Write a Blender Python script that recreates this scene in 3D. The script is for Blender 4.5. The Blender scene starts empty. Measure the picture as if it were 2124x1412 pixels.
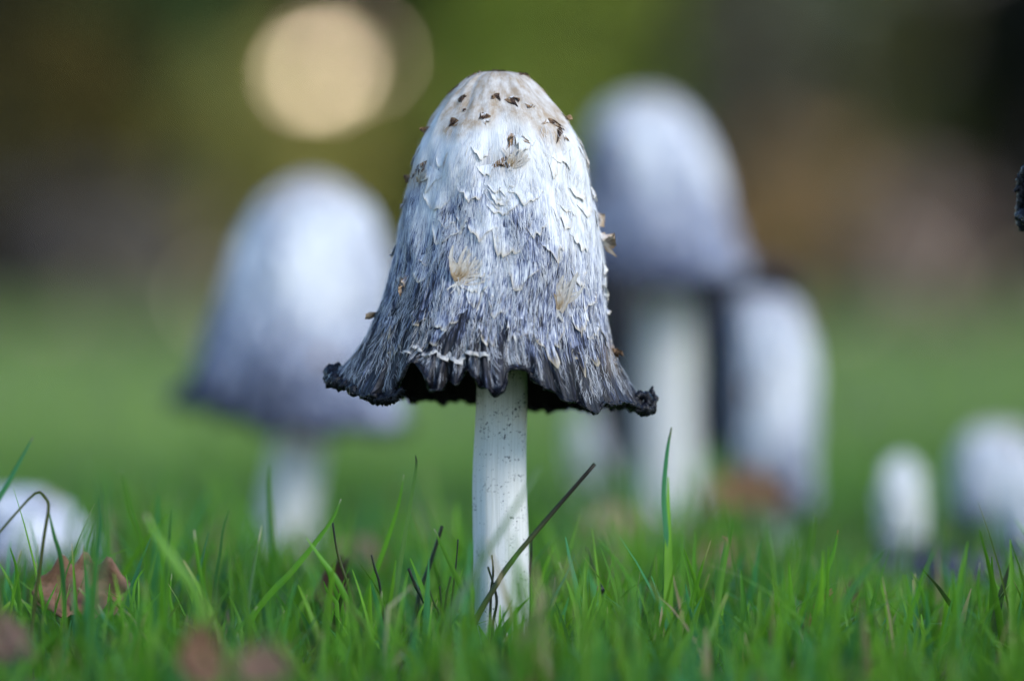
import bpy, math, random
import numpy as np
from mathutils import Vector, noise as mnoise

random.seed(7); RNG = np.random.default_rng(7)
sc = bpy.context.scene
COL = sc.collection
PI = math.pi

# ------------------------------------------------------------------ camera
FPX = 9600.0            # focal length in photo pixels (2124 wide)
CAMH = 0.094            # lens height above the soil
cam_d = bpy.data.cameras.new('camera')
cam = bpy.data.objects.new('camera', cam_d); COL.objects.link(cam)
cam.location = (0, 0, CAMH); cam.rotation_euler = (PI/2, 0, 0)
cam_d.sensor_width = 36; cam_d.lens = FPX/2124*36
cam_d.shift_y = (627-706)/2124
cam_d.clip_start = 0.02; cam_d.clip_end = 500
cam_d.dof.use_dof = True; cam_d.dof.focus_distance = 1.181
cam_d.dof.aperture_fstop = 4.5
cam_d.dof.aperture_blades = 0
sc.camera = cam

# ------------------------------------------------------------------ light
SUN_EL, SUN_AZ = math.radians(33), math.radians(132)   # azimuth clockwise from +Y: to the right, a little behind the lens
w = bpy.data.worlds.new('World'); sc.world = w; w.use_nodes = True
wn = w.node_tree; wn.nodes.clear()
sky = wn.nodes.new('ShaderNodeTexSky'); sky.sky_type = 'NISHITA'; sky.sun_disc = False
sky.sun_elevation = SUN_EL; sky.sun_rotation = SUN_AZ
sky.air_density = 1.0; sky.dust_density = 0.1; sky.ozone_density = 4.0
bg = wn.nodes.new('ShaderNodeBackground'); bg.inputs['Strength'].default_value = 0.125
wo = wn.nodes.new('ShaderNodeOutputWorld')
wn.links.new(sky.outputs[0], bg.inputs[0]); wn.links.new(bg.outputs[0], wo.inputs[0])
sun_d = bpy.data.lights.new('sun', 'SUN'); sun_d.energy = 1.3; sun_d.angle = math.radians(24)
sun_d.color = (1.0, 0.965, 0.91)
sun = bpy.data.objects.new('sun', sun_d); COL.objects.link(sun)
sdir = Vector((math.sin(SUN_AZ)*math.cos(SUN_EL), math.cos(SUN_AZ)*math.cos(SUN_EL), math.sin(SUN_EL)))
sun.rotation_euler = sdir.to_track_quat('Z', 'Y').to_euler()
sc.view_settings.view_transform = 'Standard'; sc.view_settings.look = 'None'
sc.view_settings.gamma = 1.0; sc.view_settings.use_curve_mapping = False
sc.view_settings.exposure = 1.38
sc.render.engine = 'CYCLES'
sc.cycles.use_denoising = True
sc.cycles.max_bounces = 8; sc.cycles.transparent_max_bounces = 8
sc.cycles.sample_clamp_indirect = 6

# ------------------------------------------------------------------ helpers
def P(px, py, D):
    """photo pixel + distance along the view axis -> world point"""
    return np.array([(px-1062)/FPX*D, D, CAMH+(627-py)/FPX*D])

def gz(x, y):
    y = np.asarray(y, float); x = np.asarray(x, float)
    s = np.clip((y-2.6)/9.5, 0, 1); s = s*s*(3-2*s)
    return 0.055*s + 0.004*np.sin(x*9.1+y*3.3)*np.clip((y-1.4)/1.0, 0, 1)

def tag(o, label=None, cat=None, group=None, kind=None):
    if label: o['label'] = label
    if cat: o['category'] = cat
    if group: o['group'] = group
    if kind: o['kind'] = kind
    return o

def empty(name, loc):
    o = bpy.data.objects.new(name, None); COL.objects.link(o); o.location = [float(c) for c in loc]
    o.empty_display_size = 0.02
    return o

def mk(name, verts, faces, m, parent=None, origin=(0, 0, 0), attrs=None, uv=None, smooth=True, loc=None):
    """one mesh object; verts in world space, stored relative to origin"""
    v = np.asarray(verts, float) - np.asarray(origin, float)
    me = bpy.data.meshes.new(name)
    me.from_pydata(v.tolist(), [], faces if isinstance(faces, list) else faces.tolist())
    if smooth: me.polygons.foreach_set('use_smooth', np.ones(len(me.polygons), bool))
    for k, a in (attrs or {}).items():
        a = np.asarray(a, np.float32)
        if a.ndim == 1:
            at = me.attributes.new(k, 'FLOAT', 'POINT'); at.data.foreach_set('value', a)
        else:
            at = me.attributes.new(k, 'FLOAT_COLOR', 'POINT')
            at.data.foreach_set('color', np.concatenate([a, np.ones((len(a), 1), np.float32)], 1).ravel())
    if uv is not None:
        lay = me.uv_layers.new(name='UVMap')
        idx = np.empty(len(me.loops), np.int32); me.loops.foreach_get('vertex_index', idx)
        lay.data.foreach_set('uv', np.asarray(uv, np.float32)[idx].ravel())
    me.materials.append(m); me.update()
    o = bpy.data.objects.new(name, me); COL.objects.link(o)
    if parent is not None: o.parent = parent
    elif loc is not None: o.location = [float(c) for c in loc]
    return o

def grid_faces(nr, nc, wrap=False):
    r = np.arange(nr-1)[:, None]; c = np.arange(nc if wrap else nc-1)[None, :]
    c2 = (c+1) % nc
    return np.stack([r*nc+c, r*nc+c2, (r+1)*nc+c2, (r+1)*nc+c], -1).reshape(-1, 4)

def catmull(pts, n):
    pts = np.asarray(pts, float)
    p = np.vstack([2*pts[0]-pts[1], pts, 2*pts[-1]-pts[-2]])
    t = np.linspace(0, len(pts)-1, n); i = np.clip(t.astype(int), 0, len(pts)-2); f = (t-i)[:, None]
    a, b, c, d = p[i], p[i+1], p[i+2], p[i+3]
    return 0.5*(2*b+(c-a)*f+(2*a-5*b+4*c-d)*f*f+(3*b-a-3*c+d)*f**3)

def loop_spline(pts, th):
    """closed periodic spline sampled at angles th; pts: list of (angle, x,y,z...) sorted by angle"""
    pts = np.asarray(pts, float); a = pts[:, 0]; v = pts[:, 1:]; n = len(a)
    th = np.mod(th-a[0], 2*PI)+a[0]
    aa = np.append(a, a[0]+2*PI)
    i = np.clip(np.searchsorted(aa, th, side='right')-1, 0, n-1)
    f = ((th-aa[i])/(aa[i+1]-aa[i]))[:, None]
    a_, b, c, d = v[(i-1) % n], v[i], v[(i+1) % n], v[(i+2) % n]
    return 0.5*(2*b+(c-a_)*f+(2*a_-5*b+4*c-d)*f*f+(3*b-a_-3*c+d)*f**3)

class PNoise:
    """smooth random field, periodic in angle u (radians) and free in v"""
    def __init__(s, fu, fv, n=10, seed=0):
        r = np.random.default_rng(seed)
        s.k = r.integers(max(1, int(fu*0.4)), int(fu*1.4)+2, n); s.l = r.normal(0, fv, n); s.p = r.uniform(0, 2*PI, n)
    def __call__(s, u, v):
        o = 0
        for k, l, p in zip(s.k, s.l, s.p): o = o+np.sin(k*u+l*v+p)
        return o/math.sqrt(len(s.k)/2)

def tube(path, rad, sides=8, seed=0, lump=0.0):
    path = np.asarray(path, float); n = len(path); rad = np.broadcast_to(rad, n)
    T = np.gradient(path, axis=0); T /= np.linalg.norm(T, axis=1)[:, None]+1e-12
    up = np.array([0.13, 0.9, 0.2]); A = np.cross(T, up); A /= np.linalg.norm(A, axis=1)[:, None]+1e-9
    B = np.cross(T, A)
    a = np.linspace(0, 2*PI, sides, endpoint=False)
    R = rad[:, None]*np.ones(sides)[None]
    if lump:
        f = PNoise(3, 1.7, 12, seed); R = R*(1+lump*f(a[None], np.arange(n)[:, None]*0.9))
    v = path[:, None]+R[..., None]*(np.cos(a)[None, :, None]*A[:, None]+np.sin(a)[None, :, None]*B[:, None])
    v = v.reshape(-1, 3); f = grid_faces(n, sides, True).tolist()
    f.append(list(range(sides))[::-1]); f.append([(n-1)*sides+i for i in range(sides)])
    return v, f

# ------------------------------------------------------------------ materials
class NT:
    def __init__(s, name):
        s.m = bpy.data.materials.new(name); s.m.use_nodes = True; s.t = s.m.node_tree; s.t.nodes.clear()
        s.out = s.t.nodes.new('ShaderNodeOutputMaterial')
    def n(s, typ, ins=None, **kw):
        nd = s.t.nodes.new('ShaderNode'+typ)
        for k, v in kw.items(): setattr(nd, k, v)
        for k, v in (ins or {}).items(): s.set(nd, k, v)
        return nd
    def set(s, nd, k, v):
        i = nd.inputs[k]
        if isinstance(v, bpy.types.NodeSocket): s.t.links.new(v, i)
        elif isinstance(v, bpy.types.Node): s.t.links.new(v.outputs[0], i)
        else:
            if isinstance(v, tuple) and len(v) == 3 and i.type == 'RGBA': v = v+(1,)
            i.default_value = v
    def attr(s, name, out='Fac'): return s.n('Attribute', attribute_name=name).outputs[out]
    def math(s, op, a, b=0.0, c=0.0, clamp=False):
        return s.n('Math', {0: a, 1: b, 2: c}, operation=op, use_clamp=clamp).outputs[0]
    def mix(s, f, a, b, blend='MIX'):
        nd = s.n('Mix', data_type='RGBA', blend_type=blend)
        s.set(nd, 0, f); s.set(nd, 6, a); s.set(nd, 7, b); return nd.outputs[2]
    def ramp(s, f, stops, interp='LINEAR'):
        nd = s.n('ValToRGB', {0: f}); cr = nd.color_ramp; cr.interpolation = interp
        while len(cr.elements) < len(stops): cr.elements.new(0.5)
        for e, (p, c) in zip(cr.elements, stops):
            e.position = p; e.color = (c, c, c, 1) if isinstance(c, (int, float)) else tuple(c)+(1,)
        return nd.outputs[0]
    def noise(s, vec, scale, detail=3, rough=0.55):
        return s.n('TexNoise', {'Vector': vec, 'Scale': scale, 'Detail': detail, 'Roughness': rough}).outputs[0]
    def vscale(s, vec, sc_):
        return s.n('Mapping', {'Vector': vec, 'Scale': sc_}).outputs[0]
    def bump(s, h, strength, dist):
        return s.n('Bump', {'Height': h, 'Strength': strength, 'Distance': dist}).outputs[0]
    def principled(s, **ins):
        b = s.n('BsdfPrincipled')
        for k, v in ins.items(): s.set(b, k.replace('_', ' '), v)
        return b
    def done(s, sh): s.t.links.new(sh.outputs[0], s.out.inputs[0]); return s.m

def mat_cap():
    s = NT('shaggy cap skin'); uv = s.n('UVMap').outputs[0]
    st1 = s.noise(s.vscale(uv, (360, 26, 1)), 1.0, 3, 0.6)
    st2 = s.noise(s.vscale(uv, (130, 9, 1)), 1.0, 2, 0.5)
    blot = s.noise(s.vscale(uv, (26, 12, 1)), 1.0, 3, 0.6)
    ink = s.attr('ink')
    a = s.math('MULTIPLY_ADD', s.math('SUBTRACT', st1, 0.5), 2.1, ink)
    a = s.math('MULTIPLY_ADD', s.math('SUBTRACT', st2, 0.5), 0.8, a)
    a = s.math('MULTIPLY_ADD', s.math('SUBTRACT', blot, 0.5), 0.9, a)
    inkonly = s.ramp(ink, [(0.0, 0.12), (0.35, 1.0)])
    a = s.math('MULTIPLY', a, inkonly, clamp=True)
    col = s.ramp(a, [(0.0, (0.74, 0.73, 0.70)), (0.22, (0.53, 0.54, 0.58)), (0.45, (0.145, 0.168, 0.26)),
                     (0.68, (0.022, 0.025, 0.040)), (1.0, (0.008, 0.008, 0.011))])
    tn = s.math('MULTIPLY', s.attr('tan'), s.ramp(s.noise(s.vscale(uv, (22, 22, 1)), 1.0, 5, 0.7), [(0.32, 0.30), (0.62, 1.0)]))
    col = s.mix(tn, col, (0.38, 0.285, 0.195))
    col = s.mix(s.math('MULTIPLY', s.attr('edge'), 0.75), col, (0.46, 0.385, 0.26))
    n2 = s.noise(s.vscale(uv, (60, 40, 1)), 1.0, 4)
    bm = s.math('MULTIPLY', s.attr('brown'), s.ramp(n2, [(0.25, 0.55), (0.55, 1.0)]), clamp=True)
    col = s.mix(s.ramp(bm, [(0.05, 0.0), (0.4, 1.0)]), col, (0.33, 0.20, 0.10))
    col = s.mix(s.ramp(bm, [(0.36, 0.0), (0.75, 1.0)]), col, (0.050, 0.028, 0.020))
    h = s.math('ADD', s.math('MULTIPLY', st1, 0.7), s.math('MULTIPLY', blot, 0.5))
    rough = s.ramp(ink, [(0.75, 0.85), (1.0, 0.4)])
    b = s.principled(Base_Color=col, Roughness=rough, Normal=s.bump(h, 0.7, 0.0006))
    b.inputs['Specular IOR Level'].default_value = 0.25
    return s.done(b)

def mat_fibre():
    s = NT('cap fibres')
    t = s.attr('tone'); k = s.attr('ink')
    c = s.ramp(t, [(0.0, (0.34, 0.34, 0.38)), (0.5, (0.60, 0.61, 0.64)), (0.85, (0.76, 0.75, 0.72)), (1.0, (0.54, 0.45, 0.32))])
    c = s.mix(s.math('MULTIPLY', k, 0.35), c, (0.12, 0.125, 0.17))
    b = s.principled(Base_Color=c, Roughness=0.8); b.inputs['Specular IOR Level'].default_value = 0.2
    return s.done(b)

def mat_scale():
    s = NT('cap scale'); co = s.n('TexCoord').outputs['Object']
    e = s.attr('edge'); br = s.attr('brown'); k = s.attr('ink')
    n1 = s.noise(s.vscale(co, (2600, 2600, 320)), 1.0, 3)
    base = s.ramp(n1, [(0.3, (0.44, 0.43, 0.42)), (0.6, (0.66, 0.64, 0.60))])
    base = s.mix(s.math('MULTIPLY', k, s.ramp(n1, [(0.35, 0.9), (0.65, 0.25)])), base, (0.10, 0.105, 0.14))
    col = s.mix(s.math('MULTIPLY', e, 0.55), base, (0.46, 0.36, 0.22))
    n2 = s.noise(s.vscale(co, (900, 900, 500)), 1.0, 4)
    bm = s.math('MULTIPLY', br, s.ramp(n2, [(0.25, 0.55), (0.55, 1.0)]), clamp=True)
    col = s.mix(s.ramp(bm, [(0.0, 0.0), (0.5, 1.0)]), col, (0.40, 0.285, 0.165))
    col = s.mix(s.ramp(bm, [(0.5, 0.0), (1.0, 1.0)]), col, (0.045, 0.024, 0.018))
    b = s.principled(Base_Color=col, Roughness=0.75, Normal=s.bump(n1, 0.5, 0.0004))
    b.inputs['Specular IOR Level'].default_value = 0.25
    tr = s.n('BsdfTranslucent', {'Color': col})
    return s.done(s.n('MixShader', {0: 0.18, 1: b.outputs[0], 2: tr.outputs[0]}))

def mat_ink(name='wet black ink', c=(0.004, 0.004, 0.006), rough=0.16):
    s = NT(name); co = s.n('TexCoord').outputs['Object']
    n1 = s.noise(co, 900, 4, 0.6)
    col = s.ramp(n1, [(0.45, c), (0.75, tuple(x*3.5 for x in c))])
    b = s.principled(Base_Color=col, Roughness=s.ramp(n1, [(0.4, rough), (0.7, 0.38)]), Normal=s.bump(n1, 0.6, 0.0009))
    b.inputs['Specular IOR Level'].default_value = 0.24
    return s.done(b)

def mat_gill():
    s = NT('black gills'); uv = s.n('UVMap').outputs[0]
    n1 = s.noise(s.vscale(uv, (240, 2, 1)), 1.0, 2)
    b = s.principled(Base_Color=s.ramp(n1, [(0.4, (0.004, 0.004, 0.005)), (0.7, (0.018, 0.015, 0.014))]), Roughness=0.8,
                     Normal=s.bump(n1, 0.8, 0.001))
    b.inputs['Specular IOR Level'].default_value = 0.1
    return s.done(b)

def mat_stem():
    s = NT('fibrous white stem'); uv = s.n('UVMap').outputs[0]
    st = s.noise(s.vscale(uv, (46, 4, 1)), 1.0, 4, 0.6)
    st2 = s.noise(s.vscale(uv, (160, 12, 1)), 1.0, 3, 0.6)
    col = s.ramp(s.math('MULTIPLY_ADD', st2, 0.45, s.math('MULTIPLY', st, 0.6)),
                 [(0.36, (0.46, 0.455, 0.41)), (0.52, (0.60, 0.595, 0.565)), (0.7, (0.66, 0.66, 0.64))])
    spk = s.noise(s.vscale(uv, (30, 150, 1)), 1.0, 4, 0.75)
    reg = s.noise(s.vscale(uv, (4, 22, 1)), 1.0, 3, 0.6)
    up = s.ramp(s.n('SeparateXYZ', {0: uv}).outputs[1], [(0.25, 0.0), (0.75, 0.055)])
    sp = s.math('ADD', s.math('ADD', spk, s.math('MULTIPLY', s.math('SUBTRACT', reg, 0.42), 0.55)), up)
    col = s.mix(s.ramp(sp, [(0.68, 0.0), (0.705, 1.0)]), col, (0.035, 0.04, 0.05))
    yel = s.ramp(s.n('SeparateXYZ', {0: uv}).outputs[1], [(0.70, 0.0), (0.80, 0.35)])
    col = s.mix(yel, col, (0.62, 0.58, 0.38))
    b = s.principled(Base_Color=col, Roughness=0.7, Normal=s.bump(s.math('ADD', st, st2), 0.45, 0.0005))
    b.inputs['Specular IOR Level'].default_value = 0.3
    return s.done(b)

def mat_grass(name='grass blade'):
    s = NT(name); c = s.attr('tint', 'Color'); v = s.attr('along')
    b = s.principled(Base_Color=c, Roughness=0.42)
    b.inputs['Specular IOR Level'].default_value = 0.18
    tr = s.n('BsdfTranslucent', {'Color': s.mix(0.5, c, (0.20, 0.42, 0.015))})
    return s.done(s.n('MixShader', {0: 0.36, 1: b.outputs[0], 2: tr.outputs[0]}))

def mat_ground():
    s = NT('lawn soil and thatch'); co = s.n('TexCoord').outputs['Object']
    n1 = s.noise(co, 90, 5, 0.65); n2 = s.noise(co, 1.3, 4, 0.6); n3 = s.noise(co, 12, 4)
    soil = s.ramp(n1, [(0.3, (0.020, 0.016, 0.010)), (0.6, (0.06, 0.055, 0.025)), (0.75, (0.10, 0.085, 0.05))])
    turf = s.ramp(s.math('MULTIPLY_ADD', n3, 0.5, s.math('MULTIPLY', n2, 0.5)),
                  [(0.35, (0.05, 0.085, 0.02)), (0.52, (0.09, 0.13, 0.035)), (0.68, (0.14, 0.13, 0.055))])
    y = s.n('SeparateXYZ', {0: co}).outputs[1]
    far = s.ramp(s.math('MULTIPLY', y, 0.1), [(0.18, 0.0), (0.45, 1.0)])
    col = s.mix(far, soil, turf)
    lit = s.ramp(n2, [(0.4, (0.10, 0.065, 0.03)), (0.6, (0.17, 0.11, 0.055))])
    wood = s.ramp(s.math('MULTIPLY_ADD', n2, 0.14, s.math('MULTIPLY', y, 0.05)), [(0.60, 0.0), (0.68, 1.0)])
    col = s.mix(wood, col, lit)
    return s.done(s.principled(Base_Color=col, Roughness=0.95, Normal=s.bump(n1, 0.6, 0.01)))

def mat_leaf():
    s = NT('dead leaf'); co = s.n('TexCoord').outputs['Object']; t = s.attr('tint', 'Color')
    n1 = s.noise(co, 130, 5, 0.65); n2 = s.noise(co, 420, 3)
    col = s.mix(s.ramp(n1, [(0.35, 0.0), (0.65, 0.75)]), t, s.mix(1.0, t, (0.38, 0.34, 0.34), 'MULTIPLY'))
    b = s.principled(Base_Color=col, Roughness=0.7, Normal=s.bump(n2, 0.5, 0.0008))
    tr = s.n('BsdfTranslucent', {'Color': t})
    return s.done(s.n('MixShader', {0: 0.22, 1: b.outputs[0], 2: tr.outputs[0]}))

def mat_foliage():
    s = NT('tree leaves'); t = s.attr('tint', 'Color')
    b = s.principled(Base_Color=t, Roughness=0.6); b.inputs['Specular IOR Level'].default_value = 0.08
    tr = s.n('BsdfTranslucent', {'Color': t})
    return s.done(s.n('MixShader', {0: 0.3, 1: b.outputs[0], 2: tr.outputs[0]}))

def mat_bark():
    s = NT('bark'); co = s.n('TexCoord').outputs['Object']
    n1 = s.noise(s.vscale(co, (14, 14, 3)), 1.0, 5, 0.65)
    col = s.ramp(n1, [(0.35, (0.05, 0.04, 0.032)), (0.65, (0.19, 0.155, 0.13))])
    return s.done(s.principled(Base_Color=col, Roughness=0.9, Normal=s.bump(n1, 0.7, 0.02)))

def mat_plain(name, c, rough=0.5, metal=0.0):
    s = NT(name); co = s.n('TexCoord').outputs['Object']; n1 = s.noise(co, 40, 3)
    return s.done(s.principled(Base_Color=s.mix(n1, c, tuple(x*0.6 for x in c)), Roughness=rough, Metallic=metal))

def mat_lamp(name, strength):
    s = NT(name)
    e = s.n('Emission', {'Color': (1.0, 0.78, 0.55, 1), 'Strength': strength})
    return s.done(e)

M = dict(cap=mat_cap(), fibre=mat_fibre(), scale=mat_scale(), ink=mat_ink(), gill=mat_gill(), stem=mat_stem(), grass=mat_grass(),
         ground=mat_ground(), leaf=mat_leaf(), foliage=mat_foliage(), bark=mat_bark(), iron=mat_plain('dark iron', (0.03, 0.03, 0.03), 0.5, 0.6))

# ------------------------------------------------------------------ ground
ys = np.concatenate([np.linspace(-6, 0, 8), np.linspace(0.15, 3, 60), np.linspace(3.2, 14, 50), np.linspace(15, 220, 40)])
xs = np.concatenate([np.linspace(-120, -3, 25), np.linspace(-2.8, 2.8, 70), np.linspace(3, 120, 25)])
X, Y = np.meshgrid(xs, ys)
tag(mk('ground', np.stack([X, Y, gz(X, Y)], -1).reshape(-1, 3), grid_faces(len(ys), len(xs)), M['ground']), kind='structure')

# ------------------------------------------------------------------ mushrooms
class Cap:
    """cap surface: profile rows (y_px, xl_px, xr_px) from the crown down, then a free rim loop"""
    def __init__(s, D, rows, rim, t1=0.78, dent=0.0006, seed=1, depth=0.97, pleat=0.0):
        s.D = D; s.depth = depth; s.t1 = t1; s.dent = dent; s.pleat = pleat
        r = np.array([[(a+b)/2, (b-a)/2, y] for y, a, b in rows], float)
        u = np.concatenate([[0], np.cumsum(np.hypot(np.diff(r[:, 1]), np.diff(r[:, 2])))]); u /= u[-1]
        s.u = u; s.r = r
        s.dense = catmull(r, 400); du = np.concatenate([[0], np.cumsum(np.hypot(np.diff(s.dense[:, 1]), np.diff(s.dense[:, 2])))])
        s.du = du/du[-1]
        pts = []
        for px, py, d in rim:
            p = P(px, py, D+d*0.01); pts.append([0, *p])
        pts = np.array(pts)
        cx = (pts[:, 1].min()+pts[:, 1].max())/2; s.axis_x = cx
        base = s.row(np.array([1.0]))
        bx, br = base[0][0], base[1][0]
        wx = (pts[:, 1].max()-pts[:, 1].min())/2
        # angle of each rim point seen from the axis, made monotonic
        ang = np.arctan2((pts[:, 2]-D)/max(abs(pts[:, 2]-D).max(), 1e-6), (pts[:, 1]-cx)/wx)
        ang = np.unwrap(ang)
        if ang[-1] < ang[0]: pts = pts[::-1]; ang = np.unwrap(np.arctan2((pts[:, 2]-D)/max(abs(pts[:, 2]-D).max(), 1e-6), (pts[:, 1]-cx)/wx))
        for i in range(1, len(ang)): ang[i] = max(ang[i], ang[i-1]+0.012)
        pts[:, 0] = ang; s.rim_pts = pts
        s.n1 = PNoise(5, 9, 12, seed); s.n2 = PNoise(18, 26, 14, seed+1); s.n3 = PNoise(120, 5, 8, seed+2)
    def row(s, q):
        px = np.interp(q, s.du, s.dense[:, 0]); rr = np.interp(q, s.du, s.dense[:, 1]); py = np.interp(q, s.du, s.dense[:, 2])
        k = s.D/FPX
        return (px-1062)*k, np.maximum(rr, 0)*k, CAMH+(627-py)*k
    def prof(s, th, q):
        x, r, z = s.row(q)
        return np.stack([x+r*np.cos(th), s.D+r*s.depth*np.sin(th), z], -1)
    def rim(s, th): return loop_spline(s.rim_pts, th)
    def pt(s, th, t):
        th = np.asarray(th, float).ravel(); t = np.asarray(t, float).ravel()
        q = np.clip(t/s.t1, 0, 1); p = s.prof(th, q)
        e = np.clip((t-s.t1)/(1-s.t1), 0, 1)
        R = s.rim(th); one = np.ones_like(th)
        P0 = s.prof(th, one); T = P0-s.prof(th, one*0.96); T /= np.linalg.norm(T, axis=1)[:, None]+1e-9
        C = P0+T*0.5*np.linalg.norm(R-P0, axis=1)[:, None]
        e_ = e[:, None]; b = (1-e_)**2*P0+2*e_*(1-e_)*C+e_**2*R
        p = np.where(e_ > 0, b, p)
        a = np.clip(t/0.15, 0, 1)
        d = s.dent*a*(0.8*s.n1(th, t)+0.45*s.n2(th, t)) + s.pleat*np.clip((t-0.62)/0.3, 0, 1)*s.n3(th, t)
        rad = np.stack([np.cos(th), np.sin(th), np.zeros_like(th)], -1)
        return p+rad*d[:, None]
    def nrm(s, th, t):
        h = 0.006
        a = s.pt(th+h, t)-s.pt(th-h, t); b = s.pt(th, np.minimum(t+h, 1))-s.pt(th, np.maximum(t-h, 0.0))
        n = np.cross(b, a); n /= np.linalg.norm(n, axis=1)[:, None]+1e-12
        return n
    def find(s, px, py):
        """front-side (th,t) whose picture position is px,py"""
        th = np.linspace(-PI, 0, 181); t = np.linspace(0.02, 1, 200)
        TH, T = np.meshgrid(th, t); p = s.pt(TH, T)
        X = 1062+p[:, 0]/p[:, 1]*FPX; Yp = 627-(p[:, 2]-CAMH)/p[:, 1]*FPX
        i = np.argmin((X-px)**2+(Yp-py)**2)
        return TH.ravel()[i], T.ravel()[i]

def topx(p): return 1062+p[:, 0]/p[:, 1]*FPX, 627-(p[:, 2]-CAMH)/p[:, 1]*FPX

def build_cap(cap, root, org, inkf, tanf, nth=160, nt=80, rimr=None, rim_lump=0.35, nrim=260):
    th = np.linspace(0, 2*PI, nth, endpoint=False); t = np.linspace(0.0015, 1, nt)
    TH, T = np.meshgrid(th, t); p = cap.pt(TH, T)
    X, Yp = topx(p)
    thr = TH.ravel(); tr = T.ravel()
    ink = np.clip(inkf(X, Yp, thr, tr), 0, 1.1); tan = np.clip(tanf(X, Yp, thr, tr), 0, 1)
    f = grid_faces(nt, nth, True).tolist(); f.append(list(range(nth)))
    uv = np.stack([np.minimum(thr, 2*PI-thr)/PI, tr], -1)       # mirrored so the seam hides
    o = mk('cap', p, f, M['cap'], root, org, {'ink': ink, 'tan': tan}, uv)
    # inner gill face
    nth2 = min(nth, 240); th = np.linspace(0, 2*PI, nth2, endpoint=False); t = np.linspace(0.25, 1, 24); TH, T = np.meshgrid(th, t)
    q = cap.pt(TH, T); n = cap.nrm(TH.ravel(), T.ravel()); thick = 0.004*np.clip((1-T.ravel())*5, 0.02, 1)
    ax = cap.pt(np.zeros(1), np.array([0.3]))[0]
    rad = np.stack([np.cos(TH.ravel()), np.sin(TH.ravel()), 0*thr[:len(q)] if len(thr) >= len(q) else np.zeros(len(q))], -1)
    q = q-rad*thick[:, None]
    f = grid_faces(24, nth2, True)[:, ::-1].tolist(); f.append(list(range(nth2)))
    mk('gills', q, f, M['gill'], root, org, None, np.stack([TH.ravel()/(2*PI), T.ravel()], -1))
    # rolled wet rim
    th = np.linspace(0, 2*PI, nrim, endpoint=False); c = cap.rim(th); R = rimr(th)
    g = PNoise(60, 2, 14, 5); Rl = 1+rim_lump*g(th, 0)
    T_ = np.roll(c, -1, 0)-np.roll(c, 1, 0); T_ /= np.linalg.norm(T_, axis=1)[:, None]+1e-12
    A = np.stack([np.cos(th), np.sin(th), 0*th], -1); A -= T_*np.sum(A*T_, 1)[:, None]; A /= np.linalg.norm(A, axis=1)[:, None]+1e-12
    B = np.cross(T_, A); S = 10; a = np.linspace(0, 2*PI, S, endpoint=False)
    g2 = PNoise(70, 2.2, 16, 9)
    lum = 1+rim_lump*0.8*g2(th[:, None], a[None])
    rr = (R*np.clip(Rl, 0.45, 2))[:, None]*np.clip(lum, 0.4, 1.9)
    v = c[:, None]+rr[..., None]*(np.cos(a)[None, :, None]*A[:, None]+np.sin(a)[None, :, None]*B[:, None])
    ff = []
    for i in range(nrim):
        j = (i+1) % nrim
        for k in range(S):
            l = (k+1) % S; ff.append((i*S+k, j*S+k, j*S+l, i*S+l))
    mk('rim', v.reshape(-1, 3), ff, M['ink'], root, org)
    return o

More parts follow.
